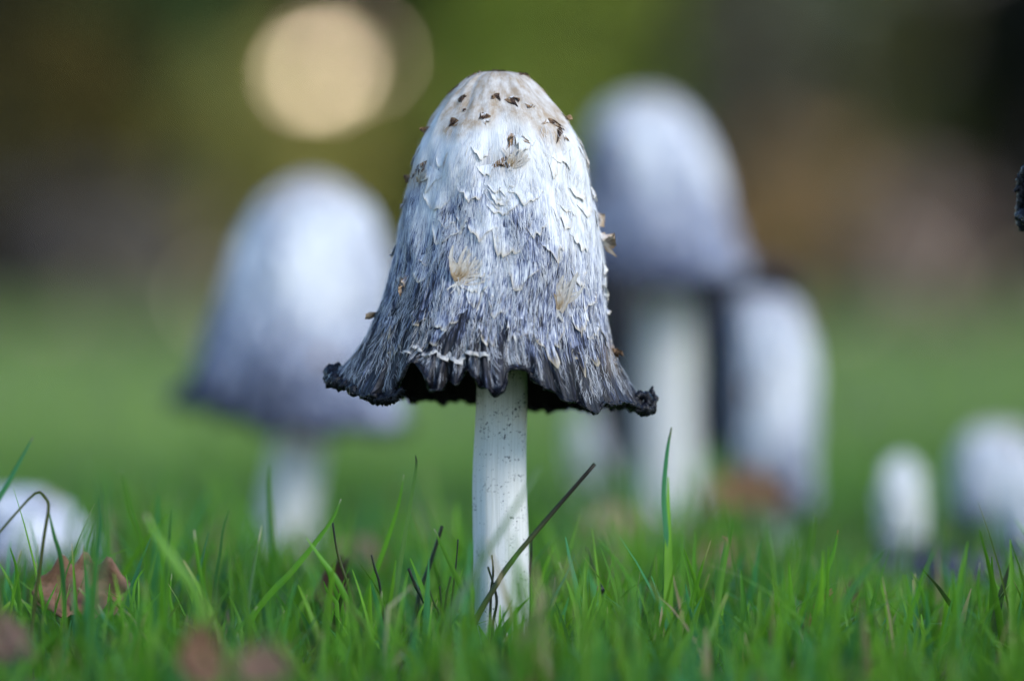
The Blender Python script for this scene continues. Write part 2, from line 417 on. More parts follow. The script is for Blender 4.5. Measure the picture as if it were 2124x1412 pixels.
def make_scale(cap, parent, org, th0, t0, wm, hm, lift, brown=0.0, inkf=None, seed=0, ragged=0.12, name='scale', tilt=0.0, point=0.0):
    """a torn flake of skin: held along its top, free and lifted along its rounded lower edge"""
    r = np.random.default_rng(seed); nr, nc = 9, 16
    p0 = cap.pt([th0], [t0])[0]; pa = cap.pt([th0+0.01], [t0])[0]; pb = cap.pt([th0], [min(t0+0.01, 1)])[0]
    ku = 0.01/np.linalg.norm(pa-p0); kv = 0.01/(np.linalg.norm(pb-p0)+1e-9)
    i = np.linspace(-1, 1, nc); j = np.linspace(0, 1, nr); J, I = np.meshgrid(j, i, indexing='ij')
    sm = r.normal(0, 1, 6); wob = sum(sm[k]*np.sin((k+1.3)*i*1.7+sm[5-k]*3) for k in range(6))/3
    off = r.uniform(-0.35, 0.35); ii = np.clip(np.abs(i-off*(1-i*i)), 0, 1)
    depth = (1-point)*(1-0.9*ii**2.0)+point*(1-0.55*ii**1.5)
    depth = np.clip(depth*(1+0.25*wob)+ragged*r.normal(0, 0.6, nc), 0.06, 1.5)
    wj = (1-point)*(1-0.10*J)+point*np.sin(PI*(0.06+0.84*J**0.8))*(1+0.2*np.sin(7*J+sm[2]*5))
    u = I*wj*wm/2+point*0.25*wm*sm[3]*J*(1-J); v = J*depth[None]*hm
    u2 = u*math.cos(tilt)-v*math.sin(tilt); v2 = u*math.sin(tilt)+v*math.cos(tilt)
    th = th0+u2.ravel()*ku; t = np.clip(t0+v2.ravel()*kv, 0.004, 0.995)
    p = cap.pt(th, t); n = cap.nrm(th, t)
    jl = J.ravel(); I_ = np.abs(I).ravel()
    lw = (0.75+0.5*np.sin(i*2.1+sm[0]*4)+0.25*r.normal(0, 1, nc))
    l = 0.00006+lift*(jl**2.2)*(lw[None]*np.ones((nr, 1))).ravel()*(1-0.8*I_**3)
    p = p+n*l[:, None]; p[:, 2] += lift*0.9*np.maximum(jl-0.65, 0)**1.4
    e = np.clip((jl-0.72)/0.28, 0, 1)*(0.5+0.5*np.clip(lw, 0, 1)[None]*np.ones((nr, 1))).ravel()
    bb = np.clip(brown*((0.05+1.0*jl) if brown < 0.5 else (0.75+0.3*jl))*(1-0.35*I_**2)+0.12*brown*r.normal(0, 1, len(jl)), 0, 1)
    X, Yp = topx(p); ik = np.clip(inkf(X, Yp, th, t)*(0.92-0.25*jl), 0, 1)
    tw = np.mod(th, 2*PI); uv = np.stack([np.minimum(tw, 2*PI-tw)/PI, t+0.13], -1)
    return mk(name, p, grid_faces(nr, nc), M['cap'], parent, org, {'edge': e, 'brown': bb, 'ink': ik, 'tan': 0*ik}, uv)

def make_tuft(cap, parent, org, th0, t0, size, n, brown, seed, spread=1.3, lean=0.0, lift=0.5, wr=(0.1, 0.3)):
    """a fan of stiff papery ribbons standing out from one point of the skin"""
    r = np.random.default_rng(seed); V = []; F = []; E = []; Bn = []
    p0 = cap.pt([th0], [t0])[0]; pa = cap.pt([th0+0.01], [t0])[0]; pb = cap.pt([th0], [t0+0.01])[0]
    U = (pa-p0)/np.linalg.norm(pa-p0); W = -(pb-p0)/np.linalg.norm(pb-p0); N = cap.nrm(np.array([th0]), np.array([t0]))[0]
    for k in range(n):
        a = lean+spread*(2*(k+0.5)/n-1)+r.normal(0, 0.12); L = size*(0.55+0.55*r.random()); wd = size*r.uniform(*wr)
        d = U*math.sin(a)+W*math.cos(a); s_ = U*math.cos(a)-W*math.sin(a); b0 = len(V)
        lf = lift*r.uniform(0.5, 1.3)
        for j in range(7):
            q = j/6
            c = p0+d*L*q+N*(0.0003+L*lf*(q**1.3)*(1-0.35*q))+s_*L*0.12*math.sin(q*3+k)
            ww = wd*(0.45+0.9*q)*(1-q**5*0.75)
            for m_ in (-1, 0, 1):
                V.append(c+s_*ww*m_/2+N*(0.12*ww*abs(m_))); E.append(max(0, q-0.7)*2.4+0.25*abs(m_)); Bn.append(brown*max(0, 1-q*1.15)*r.uniform(0.4, 1.1)+0.25*brown*(abs(m_) == 1)*(q > 0.25))
        for j in range(6):
            for m_ in range(2):
                x = b0+j*3+m_; F.append((x, x+1, x+4, x+3))
    return mk('tuft', np.array(V), F, M['scale'], parent, org, {'edge': np.clip(E, 0, 1), 'brown': np.clip(Bn, 0, 1), 'ink': np.zeros(len(V))})

def make_stem(root, org, pts, D, y0=None, nseg=60, sides=48, curve=None):
    """pts: (y_px, xl, xr) from the top down; foot runs into the soil"""
    pts = np.array(pts, float); q = np.linspace(pts[0, 0], pts[-1, 0], nseg)
    xl = np.interp(q, pts[:, 0], pts[:, 1]); xr = np.interp(q, pts[:, 0], pts[:, 2])
    k = D/FPX; cx = ((xl+xr)/2-1062)*k; r = (xr-xl)/2*k; z = CAMH+(627-q)*k
    a = np.linspace(0, 2*PI, sides, endpoint=False)
    cx = cx+r*0.045*np.sin(np.linspace(0.4, 7.0, nseg))+r*0.02*np.sin(np.linspace(0, 19, nseg)); r = r*(1+0.02*np.sin(np.linspace(1, 11, nseg)))
    g = PNoise(6, 0.15, 10, 3); rr = r[:, None]*(1+0.016*g(a[None], np.arange(nseg)[:, None]*0.5))
    v = np.stack([cx[:, None]+rr*np.cos(a), D+rr*np.sin(a), z[:, None]+0*rr], -1).reshape(-1, 3)
    uv = np.stack([np.tile(np.abs(np.linspace(-1, 1, sides, endpoint=False)), nseg), np.repeat(1-np.linspace(0, 1, nseg), sides)], -1)
    f = grid_faces(nseg, sides, True).tolist(); f.append(list(range(sides))[::-1])
    return mk('stem', v, f, M['stem'], root, org, None, uv)

def lerp_ink(pts):
    """pts: (y, ink) along the middle"""
    ys_ = [a for a, b in pts]; ks = [b for a, b in pts]
    return lambda y: np.interp(y, ys_, ks)

# ---- the large sharp mushroom
D0 = 1.2
rows0 = [(147, 1029, 1031), (150, 1000, 1062), (158, 975, 1090), (175, 953, 1112), (200, 930, 1136), (225, 911, 1160), (250, 893, 1180), (300, 868, 1209),
         (350, 852, 1222), (400, 841, 1229), (450, 831, 1240), (500, 822, 1249), (550, 812, 1254), (600, 799, 1255), (640, 785, 1256),
         (680, 768, 1262)]
rim0 = [(688, 782, 0.0), (700, 792, -0.7), (728, 806, -1.4), (752, 822, -1.8), (772, 818, -2.3), (790, 828, -2.2), (806, 824, -2.5), (822, 806, -2.4), (832, 785, -2.8), (850, 752, -2.9), (868, 758, -3.0), (884, 785, -3.5),
        (893, 806, -3.3), (906, 808, -3.6), (920, 806, -3.2), (930, 786, -3.0), (943, 796, -3.5), (952, 790, -3.1), (968, 765, -3.1), (984, 782, -3.6), (996, 800, -3.3), (1012, 806, -3.7), (1024, 819, -3.4), (1040, 812, -3.6), (1048, 792, -3.3), (1056, 767, -3.2),
        (1086, 765, -3.2), (1104, 782, -3.0), (1124, 800, -3.2), (1150, 812, -2.8), (1175, 830, -2.9), (1200, 834, -2.4), (1222, 850, -2.6), (1238, 856, -2.2), (1252, 836, -2.0), (1275, 840, -1.7), (1298, 834, -1.2),
        (1330, 847, -0.6), (1344, 848, 0.0), (1318, 846, 1.1), (1262, 842, 2.2), (1220, 850, 2.6), (1180, 842, 3.0), (1140, 850, 3.1), (1095, 843, 3.4), (1040, 842, 3.5), (985, 834, 3.4), (950, 826, 3.2), (920, 834, 3.1), (890, 824, 2.9),
        (860, 830, 2.6), (835, 820, 2.3), (810, 824, 2.0), (780, 812, 1.6), (750, 806, 1.2), (705, 788, 0.6)]
cap0 = Cap(D0, rows0, rim0, t1=0.84, dent=0.00045, seed=4, pleat=0.00022)
g0 = P(1040, 1380, D0)
root0 = empty('shaggy_mushroom', (g0[0], D0, 0))
tag(root0, 'shaggy bell-capped mushroom in sharp focus with curled black rim and bare white stem', 'mushroom', 'ink cap mushrooms on the lawn')
o0 = (g0[0], D0, 0)
_mid = lerp_ink([(147, 0.0), (300, 0.06), (380, 0.18), (450, 0.29), (560, 0.43), (650, 0.56), (725, 0.76), (770, 0.97), (830, 1.0)])
_nz = PNoise(7, 12, 12, 21)
def ink0(X, Yp, th, t):
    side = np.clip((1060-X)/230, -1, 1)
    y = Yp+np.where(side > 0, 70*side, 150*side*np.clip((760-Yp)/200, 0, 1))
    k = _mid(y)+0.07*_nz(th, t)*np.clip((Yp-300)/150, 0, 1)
    edge = np.clip((t-0.94)/0.06, 0, 1)
    return np.maximum(k, edge*np.where((X > 835)&(X < 1260)&(np.sin(th) < 0), 0.80, 1.05))
PXM = D0/FPX
hand = [(1030, 152, 40, 16, .5, .8), (1080, 155, 30, 18, .8, .9), (1000, 152, 22, 10, .3, .9), (985, 163, 20, 20, .3, 1.0), (948, 186, 16, 26, .3, 1.0), (958, 210, 16, 20, .3, 1.0), (965, 230, 10, 8, .3, .9),
        (1028, 205, 12, 18, .5, 1.0), (1062, 212, 26, 18, .5, .95), (1100, 225, 16, 8, .4, .8), (1008, 245, 20, 18, .6, .95), (946, 258, 22, 20, .8, .95), (1137, 268, 14, 34, .8, .9), (1163, 285, 12, 28, .9, .95),
        (1122, 190, 10, 8, .5, .6), (1184, 240, 16, 18, 1.6, .6), (878, 268, 22, 14, 1.8, .7), (868, 358, 34, 24, 1.2, .95), (850, 372, 14, 16, 1.6, .7), (1068, 302, 22, 34, 1.0, .62), (1040, 340, 44, 18, 1.0, .7),
        (1216, 300, 24, 46, 2.0, .15), (1240, 455, 24, 34, 1.8, .32), (1243, 505, 22, 44, 2.2, .35), (1250, 560, 18, 24, 1.5, .1), (1252, 600, 14, 18, 1.5, .05), (1255, 640, 14, 18, 1.4, .05), (1230, 400, 14, 20, 1.4, .05), (840, 420, 14, 20, 1.4, .2), (822, 520, 14, 20, 1.4, .1), (1276, 735, 18, 30, 1.4, .7), (778, 655, 24, 20, 2.0, .35),
        (835, 595, 30, 46, 1.4, .35), (1085, 400, 60, 26, .7, .05), (905, 415, 60, 30, .8, .1), (975, 400, 46, 20, .7, .1),
        (1160, 330, 40, 22, .6, .05), (1200, 395, 40, 24, .7, .1), (1165, 450, 44, 28, .7, .08), (1205, 500, 40, 26, .8, .08), (1145, 510, 44, 26, .7, .1), (1060, 500, 60, 40, .7, .1),
        (930, 480, 60, 30, .7, .1), (1000, 470, 54, 24, .6, .1), (890, 540, 40, 24, .6, .05), (1090, 560, 60, 38, .8, .05), (1200, 570, 40, 30, .9, .1), (1225, 620, 36, 34, 1.0, .05), (1195, 660, 40, 34, .8, .02),
        (930, 660, 60, 28, .9, .05), (870, 660, 40, 26, .8, .02), (1080, 690, 50, 46, 1.1, .02), (1010, 690, 46, 40, .7, .0), (985, 605, 36, 40, .7, .0), (1040, 630, 40, 36, .6, .0),
        (1140, 700, 60, 40, .9, .02), (1210, 730, 56, 36, .8, .02), (900, 700, 56, 26, .7, .0), (830, 705, 40, 30, .6, .0), (1245, 690, 30, 34, 1.0, .1), (1110, 470, 40, 20, .5, .05), (1040, 430, 50, 22, .5, .05)]
_tz = PNoise(6, 14, 12, 33)
def tan0(X, Yp, th, t):
    k = np.clip((285-Yp+18*np.sin(th*5))/40, 0, 1)*(0.88+0.3*_tz(th, t))
    for hx, hy_, hw, hh_, hl, hb in hand:
        if hb >= 0.55: k = k+0.9*hb*np.exp(-((X-hx)/(hw*0.95+4))**2-((Yp-hy_)/(hh_*1.0+5))**2)*(np.sin(th) < 0.1)
    return k
def rimr0(th):
    d = np.degrees(np.mod(th, 2*PI))
    bump = lambda c, w_, h: h*np.exp(-((np.mod(d-c+180, 360)-180)/w_)**2)
    return 0.00045+0.00035*(d < 180)+bump(186, 13, 0.0014)+bump(206, 10, 0.0004)+bump(356, 6, 0.0009)
c0 = build_cap(cap0, root0, o0, ink0, tan0, 720, 320, rimr0, 0.28, 900)
make_stem(root0, o0, [(420, 1015, 1065), (700, 990, 1092), (800, 986, 1093), (950, 985, 1094), (1060, 985, 1095), (1150, 984, 1096), (1260, 984, 1098), (1340, 980, 1100), (1400, 975, 1106)], D0, sides=64)
# long hairs of torn skin lying over the ink
def fibres(cap, parent, org, N, seed, inkf, tmin=0.10, tmax=0.965, wmin=0.00010, wmax=0.00024, lmin=0.003, lmax=0.011):
    r = np.random.default_rng(seed); K = 4
    th0 = r.uniform(-PI, PI, N)
    t0 = tmin+(tmax-tmin)*r.power(1.55, N)
    fd = PNoise(42, 34, 18, seed+5); fe = PNoise(14, 18, 14, seed+6); keep = fd(th0, t0)+0.6*fe(th0, t0)+r.normal(0, 0.5, N) > -0.15; th0 = th0[keep]; t0 = t0[keep]; N = len(th0)
    base = cap.pt(th0, t0); du = np.linalg.norm(cap.pt(th0+0.01, t0)-base, axis=1)/0.01; dv = np.linalg.norm(cap.pt(th0, t0-0.01)-base, axis=1)/0.01
    L = r.uniform(lmin, lmax, N); f1 = PNoise(9, 15, 12, seed+1); f2 = PNoise(30, 40, 14, seed+2)
    slant = 0.12*f1(th0, t0)+0.16*f2(th0, t0)+r.normal(0, 0.10, N)
    wv = r.normal(0, 0.00022, N); ph = r.uniform(0, 6.3, N); W = r.uniform(wmin, wmax, N); arch = r.uniform(0.00005, 0.00045, N)*(r.random(N) < 0.6)+0.0001
    q = np.linspace(0, 1, K)
    u = (slant[:, None]*L[:, None]*q+wv[:, None]*np.sin(q*5+ph[:, None]))/du[:, None]
    v = L[:, None]*q/dv[:, None]
    TH = th0[:, None]+u; T = np.clip(t0[:, None]+v, 0.004, 0.985)
    p = cap.pt(TH, T); n = cap.nrm(TH.ravel(), T.ravel())
    s_ = cap.pt(TH+0.004, T)-p; s_ /= np.linalg.norm(s_, axis=1)[:, None]+1e-12
    lift = (0.00008+arch[:, None]*np.sin(q*PI)*1.3).ravel(); ww = (W[:, None]*(0.25+0.75*np.sin(np.clip(q*0.9+0.05, 0, 1)*PI))).ravel()
    c = p+n*lift[:, None]
    V = np.stack([c-s_*ww[:, None]/2, c+s_*ww[:, None]/2], 1).reshape(N, K*2, 3)
    b = np.arange(N)[:, None]*K*2; j = np.arange(K-1)[None]*2
    F = np.stack([b+j, b+j+1, b+j+3, b+j+2], -1).reshape(-1, 4)
    tone = np.repeat(np.clip(r.normal(0.55, 0.22, N), 0, 1), K*2)
    X, Yp = topx(V.reshape(-1, 3)); ik = np.clip(inkf(X, Yp, np.repeat(TH.ravel(), 2), np.repeat(T.ravel(), 2)), 0, 1)
    o = mk('fibres', V.reshape(-1, 3), F, M['fibre'], parent, org, {'tone': tone, 'ink': ik})
    return tag(o, kind='stuff')
fibres(cap0, c0, o0, 34000, 11, ink0, 0.26, 0.97, 0.00005, 0.00012, 0.0012, 0.0042)
# scales set by eye from the photograph: (x, y, width px, height px, lift mm, brown)
PXM = D0/FPX
for i, (x, y, ww, hh, lf, br) in enumerate(hand):
    th, t = cap0.find(x, y-hh*0.6); big = br < 0.3
    make_scale(cap0, c0, o0, th, t, ww*PXM*(1.5 if big else 1.15), hh*PXM*(1.5 if big else 1.15), lf*(0.0008 if big else 0.0005 if lf < 1.3 else 0.0012), br, ink0, 100+i, 0.10 if big else 0.3, tilt=random.uniform(-0.3, 0.3) if big else random.uniform(-0.8, 0.8), point=0.0 if big else 0.8)
    if br >= 0.55:      # smaller torn bits beside it
        for q_ in range(2):
            th2, t2 = th+random.uniform(-1, 1)*ww*PXM*22, t+random.uniform(-0.2, 1.2)*hh*PXM*8
            make_scale(cap0, c0, o0, th2, min(max(t2, 0.02), 0.97), ww*PXM*random.uniform(.4, .9), hh*PXM*random.uniform(.3, .7), 0.0003, br*random.uniform(.35, .8), ink0, 700+i*3+q_, 0.35, tilt=random.uniform(-1.2, 1.2), point=random.uniform(.2, .8))
for i in range(70):       # the side turned away and gaps between
    th = random.uniform(0.1, PI-0.1) if i < 34 else random.uniform(-PI, 0); t = random.uniform(0.3, 0.93)
    make_scale(cap0, c0, o0, th, t, random.uniform(4, 9)*0.001, random.uniform(3, 6)*0.001, random.uniform(.2, .6)*0.001, random.uniform(0, .06), ink0, 300+i, 0.1, tilt=random.uniform(-0.4, 0.4))
def tuft2(x, y, size, lean, seed, spread=0.9):
    th, t = cap0.find(x, y)
    make_tuft(cap0, c0, o0, th, t, size*0.62, 7, 1.0, seed, spread*0.45, lean-0.35, 0.30, (0.3, 0.55))
    make_tuft(cap0, c0, o0, th, t, size*1.0, 34, 0.5, seed+1, spread, lean+0.15, 0.16, (0.03, 0.12))
    make_tuft(cap0, c0, o0, th, t-0.003, size*0.4, 6, 0.1, seed+2, 0.6, PI+0.1, 0.12, (0.06, 0.16))
tuft2(950, 583, 0.0092, 0.3, 510, 0.95); tuft2(1158, 642, 0.0102, -0.1, 520, 0.9); tuft2(1058, 345, 0.0050, 0.3, 530, 0.7); tuft2(868, 380, 0.0044, 0.4, 540, 0.7)
# torn white lip above the hanging lobes
pts = []
for x, y in ((838, 738), (858, 730), (880, 744), (905, 738), (935, 741), (965, 739), (1000, 741), (1015, 750)):
    th, t = cap0.find(x, y-4); pts.append((th, t))
pts = catmull(np.array(pts), 60); r_ = np.random.default_rng(3); V = []
pp = cap0.pt(pts[:, 0], pts[:, 1]); nn = cap0.nrm(pts[:, 0], pts[:, 1])
for j, (dz, dn) in enumerate(((0.0008, 0.0), (0.0003, 0.0003), (-0.0001, 0.0006), (-0.0004, 0.0007))):
    wob = r_.normal(0, 0.00018, 60)*(0.3+0.5*j)
    V.append(pp+nn*(dn+np.abs(wob)*0.6+0.0002)[:, None]+np.array([0, 0, 1])*(dz+wob)[:, None])
mk('torn_lip', np.concatenate(V), grid_faces(4, 60), M['scale'], c0, o0, {'edge': np.repeat([0, .1, .2, .35], 60), 'brown': np.zeros(240), 'ink': np.repeat([.8, .55, .35, .3], 60)})
# black curls at both ends of the rim
def curl(px_pts, D, rads, root, org, seed, dd=0.0):
    pth = catmull([P(x, y, D+d*0.01) for x, y, d in px_pts], 46)
    rad = np.interp(np.linspace(0, 1, 46), np.linspace(0, 1, len(rads)), rads)
    v, f = tube(pth, rad, 10, seed, 0.22); mk('rim_curl', v, f, M['ink'], root, org)
curl([(1296, 838, -.9), (1325, 849, -.6), (1348, 846, -.2), (1356, 828, 0), (1352, 812, .1), (1354, 800, .1)], D0, [.0006, .0011, .0015, .0011, .0007, .0002], root0, o0, 1)
curl([(1310, 836, -.5), (1322, 822, -.4), (1336, 820, -.3), (1346, 830, -.3), (1340, 842, -.4)], D0, [.0006, .001, .0012, .0012, .0008], root0, o0, 2)
curl([(742, 800, -1.0), (715, 790, -.6), (694, 780, -.2), (684, 769, .1), (700, 763, .3), (716, 772, .2)], D0, [.0014, .0018, .0019, .0016, .0012, .0006], root0, o0, 3)
curl([(838, 806, -2.6), (815, 826, -2.4), (785, 828, -2.2), (760, 822, -1.9)], D0, [.0008, .0013, .0015, .001], root0, o0, 4)

# ---- the blurred ones
def simple(D, rows, rim, stem, label, inkpts, side=0.0, seed=1, tanf=0.6, nscale=26, foot=None, rimh=0.0012, name='shaggy_mushroom', top_y=None, inkfun=None):
    rim = [(x, y, d) for x, y, d in rim]
    cap = Cap(D, rows, rim, t1=0.82, dent=0.0009, seed=seed, pleat=0.0003)
    fx = foot if foot is not None else (stem[-1][1]+stem[-1][2])/2
    gx = (fx-1062)/FPX*D; org = (gx, D, float(gz(gx, D)))
    root = empty(name, org); tag(root, label, 'mushroom', 'ink cap mushrooms on the lawn')
    mid = lerp_ink(inkpts); xs_ = [r[1] for r in rows]+[r[2] for r in rows]; xm = (min(xs_)+max(xs_))/2; xw = (max(xs_)-min(xs_))/2
    nz = PNoise(4, 7, 10, seed+7); ty = rows[0][0]; hy = rows[-1][0]-ty
    def inkf(X, Yp, th, t):
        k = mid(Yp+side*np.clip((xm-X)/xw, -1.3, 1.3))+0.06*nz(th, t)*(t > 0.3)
        if inkfun: k = inkfun(k, X, Yp)
        return np.maximum(k, np.clip((t-0.95)/0.05, 0, 1))
    def tf(X, Yp, th, t): return np.clip((ty+hy*0.16-Yp)/(hy*0.1), 0, 1)*tanf
    c = build_cap(cap, root, org, inkf, tf, 180, 90, lambda th: np.full_like(th, rimh), 0.35, 240)
    if stem: make_stem(root, org, stem, D, nseg=30, sides=32)
    for i in range(nscale):
        th = random.uniform(-PI, PI); t = random.uniform(0.15, 0.9)
        make_scale(cap, c, org, th, t, random.uniform(5, 9)*0.001, random.uniform(3, 6)*0.001, random.uniform(.6, 1.4)*0.001, random.choice([0, .05, .1, .3, .6]), inkf, seed*50+i, 0.2)
    return root, cap, org

def ring(cx, y, rx, ry_cm, n=20, tilt=0.0, wob=0.0, seed=0, back=0.0):
    r = random.Random(seed); out = []
    for i in range(n):
        a = PI+2*PI*i/n
        out.append((cx+rx*math.cos(a)*(1+wob*r.uniform(-.06, .06)), y+tilt*math.cos(a)+wob*r.uniform(-10, 10)+back*math.sin(a), ry_cm*math.sin(a)))
    return out

DL = 1.66
simple(DL, [(362, 644, 646), (366, 622, 670), (380, 594, 700), (402, 564, 734), (438, 530, 766), (494, 502, 790), (560, 474, 806), (640, 450, 810), (710, 424, 818), (750, 408, 824)],
       [(352, 820, 0), (376, 846, -1.3), (420, 838, -2.3), (462, 870, -3.0), (505, 866, -3.6), (545, 896, -3.9), (600, 884, -4.1), (660, 900, -4.2), (730, 890, -3.8), (790, 896, -2.6), (835, 888, -1.2), (844, 884, 0),
        (800, 874, 2.2), (720, 868, 3.6), (620, 864, 4.0), (520, 858, 3.5), (430, 846, 2.4), (380, 836, 1.1)],
       [(560, 600, 690), (860, 580, 680), (930, 570, 680), (1000, 554, 664), (1080, 538, 650), (1190, 528, 646)],
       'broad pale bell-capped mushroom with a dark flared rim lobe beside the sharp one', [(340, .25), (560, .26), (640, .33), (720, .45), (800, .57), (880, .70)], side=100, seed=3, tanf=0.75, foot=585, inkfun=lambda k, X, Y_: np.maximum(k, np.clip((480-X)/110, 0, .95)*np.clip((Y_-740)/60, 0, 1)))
DR = 1.84
simple(DR, [(192, 1339, 1341), (195, 1316, 1366), (206, 1286, 1396), (230, 1260, 1422), (268, 1236, 1450), (320, 1216, 1472), (385, 1203, 1490), (450, 1192, 1510), (500, 1184, 1528)],
       [(1172, 580, 0), (1190, 588, -2.0), (1240, 590, -3.4), (1310, 588, -4.2), (1390, 592, -4.4), (1450, 598, -4.2), (1510, 588, -3.2), (1560, 578, -1.6), (1600, 580, 0), (1590, 588, 2.0), (1520, 600, 3.4), (1420, 606, 4.3), (1310, 606, 4.2), (1220, 600, 3.0)],
       [(450, 1340, 1420), (590, 1322, 1434), (700, 1322, 1438), (850, 1322, 1442), (1000, 1324, 1444), (1060, 1326, 1446), (1160, 1322, 1452)],
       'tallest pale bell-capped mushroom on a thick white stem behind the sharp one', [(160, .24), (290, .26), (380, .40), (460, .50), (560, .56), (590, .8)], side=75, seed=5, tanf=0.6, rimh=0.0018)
# its torn black flap at the right end of the rim
rootR = [o for o in bpy.data.objects if o.name.startswith('shaggy_mushroom')][-1]
curl([(1530, 588, -1.5), (1570, 575, -1.0), (1605, 582, -.6), (1635, 598, -.4), (1655, 618, -.4)], DR, [.003, .0062, .0068, .0056, .0018], rootR, rootR.location, 6)
def flap(pts, D, wid, thick, root, org, seed):
    n = 40; c = catmull([P(x, y, D) for x, y in pts], n); q = np.linspace(0, 1, n)
    wq = np.interp(q, np.linspace(0, 1, len(wid)), wid)*D/FPX/2; f1 = PNoise(3, 0.35, 12, seed)
    a = np.linspace(0, 2*PI, 16, endpoint=False); g = 1+0.14*f1(a[None], np.arange(n)[:, None])
    v = np.stack([c[:, None, 0]+wq[:, None]*np.cos(a)*g, c[:, None, 1]+thick*np.sin(a)*g+0*wq[:, None], c[:, None, 2]+0*g+0.0012*np.sin(3*a+seed)], -1).reshape(-1, 3)
    f = grid_faces(n, 16, True).tolist()+[list(range(16))[::-1], [(n-1)*16+i for i in range(16)]]
    o = mk('torn_flap', v, f, M['ink'], root, org); o['label'] = 'black inky flap of cap hanging beside the stem'
flap([(1268, 568), (1275, 650), (1280, 740), (1282, 830), (1286, 910), (1294, 985)], DR-0.10, [130, 100, 90, 84, 64, 22], 0.006, rootR, rootR.location, 1)
flap([(1490, 575), (1482, 650), (1484, 740), (1486, 820), (1478, 900), (1468, 950)], DR-0.08, [120, 90, 84, 76, 56, 16], 0.006, rootR, rootR.location, 2)
DY = 1.72
simple(DY, [(606, 1578, 1582), (608, 1556, 1606), (618, 1532, 1632), (642, 1508, 1656), (690, 1492, 1676), (760, 1486, 1686), (840, 1490, 1690), (910, 1500, 1690), (1000, 1520, 1684)],
       ring(1604, 1050, 76, 1.4, 18, tilt=6, wob=0.6, seed=2), [(900, 1575, 1625), (1030, 1574, 1624), (1060, 1572, 1624), (1160, 1570, 1628)],
       'half-grown cylindrical shaggy mushroom whose cap almost touches the lawn', [(600, .30), (760, .22), (900, .27), (960, .36), (1040, .5)], side=0, seed=8, tanf=0.3,
       inkfun=lambda k, X, Y_: np.maximum(k, np.clip((1562-X)/70, 0, .9)))
simple(2.05, [(846, 1218, 1222), (850, 1208, 1234), (868, 1199, 1246), (910, 1194, 1252), (960, 1195, 1250)], ring(1222, 1000, 26, .5, 14, wob=.5, seed=5),
       [(960, 1205, 1240), (1020, 1204, 1242), (1110, 1200, 1246)], 'slim pale mushroom bud standing behind the black torn flap of the tallest mushroom', [(840, .12), (1000, .4)], seed=12, nscale=3)
DS = 1.48
simple(DS, [(1012, 32, 36), (1015, 4, 66), (1026, -26, 96), (1052, -70, 136), (1085, -100, 166), (1120, -112, 186)],
       ring(40, 1180, 158, 2.3, 20, wob=.8, seed=6, tilt=10), [(1130, 0, 90), (1180, -4, 94), (1290, -6, 98)], 'squat white mushroom cap sunk low in the grass beside a bent stalk', [(990, .27), (1110, .3), (1160, .4)], seed=14, nscale=8, tanf=0.0)
D5 = 1.62
simple(D5, [(944, 1870, 1872), (948, 1862, 1882), (966, 1846, 1896), (995, 1832, 1904), (1032, 1826, 1908), (1085, 1836, 1904)],
       ring(1876, 1128, 40, .8, 14, wob=.5, seed=7), [(1040, 1832, 1906), (1090, 1834, 1908), (1120, 1832, 1914), (1190, 1828, 1922)], 'small white egg-shaped mushroom bud beside the flattened black cap', [(940, 0), (1060, 0.02), (1095, .1)], seed=16, nscale=5, tanf=0.0)
simple(1.76, [(880, 2066, 2070), (884, 2042, 2096), (898, 2016, 2122), (925, 1994, 2144), (970, 1982, 2158), (1030, 1978, 2160)],
       ring(2070, 1092, 94, 1.7, 18, wob=.8, seed=8), [(1040, 2040, 2100), (1090, 2040, 2100), (1150, 2040, 2102)], 'rounded pale mushroom with a brown scaly crown behind the flattened black cap', [(880, .22), (1030, .2), (1090, .6)], seed=18, nscale=16, tanf=0.8)
simple(1.58, [(975, 2128, 2132), (979, 2112, 2150), (995, 2096, 2166), (1030, 2088, 2174), (1080, 2088, 2174)],
       ring(2132, 1140, 48, .8, 14, wob=.5, seed=9), [(1080, 2110, 2156), (1140, 2110, 2156), (1200, 2106, 2160)], 'slim white mushroom bud standing against the rounded brown-crowned mushroom', [(970, .03), (1140, .3)], seed=20, nscale=4, tanf=0.1)
simple(1.52, [(1140, 1968, 1972), (1142, 1930, 2008), (1152, 1880, 2050), (1166, 1858, 2070)],
       ring(1962, 1196, 132, 2.0, 22, wob=1.6, seed=11, tilt=6), [(1150, 1935, 1995), (1190, 1930, 2000), (1240, 1928, 2004)], 'flattened black and grey mushroom cap spread low in the grass', [(1130, .95), (1165, .85), (1185, .55), (1200, .9)], seed=22, nscale=6, tanf=0.0)
# tall neighbour standing outside the frame: only the dripping black edge of its cap reaches in
rD, capD, oD = simple(D0, [(40, 2298, 2302), (44, 2270, 2332), (70, 2228, 2374), (130, 2190, 2412), (220, 2168, 2432), (300, 2156, 2446), (360, 2146, 2456)],
       [(2120, 440, 0), (2132, 456, -1.4), (2180, 462, -2.6), (2250, 470, -3.1), (2330, 468, -3.1), (2420, 462, -2.4), (2470, 450, -1.2), (2486, 445, 0), (2460, 440, 1.6), (2380, 440, 2.8), (2300, 440, 3.2), (2220, 440, 2.8), (2150, 438, 1.4)],
       [(360, 2260, 2330), (500, 2252, 2342), (900, 2246, 2346), (1390, 2240, 2352)], 'tall mushroom apart from the others with a black dripping cap edge', [(40, .1), (200, .5), (330, 1.0), (470, 1.1)], seed=24, nscale=10)
curl([(2150, 330, -.6), (2128, 352, -.4), (2117, 380, -.2), (2118, 410, -.1), (2114, 440, 0), (2120, 468, 0), (2128, 476, 0)], D0, [.0006, .0011, .0012, .0012, .0012, .0017, .0008], rD, oD, 8)
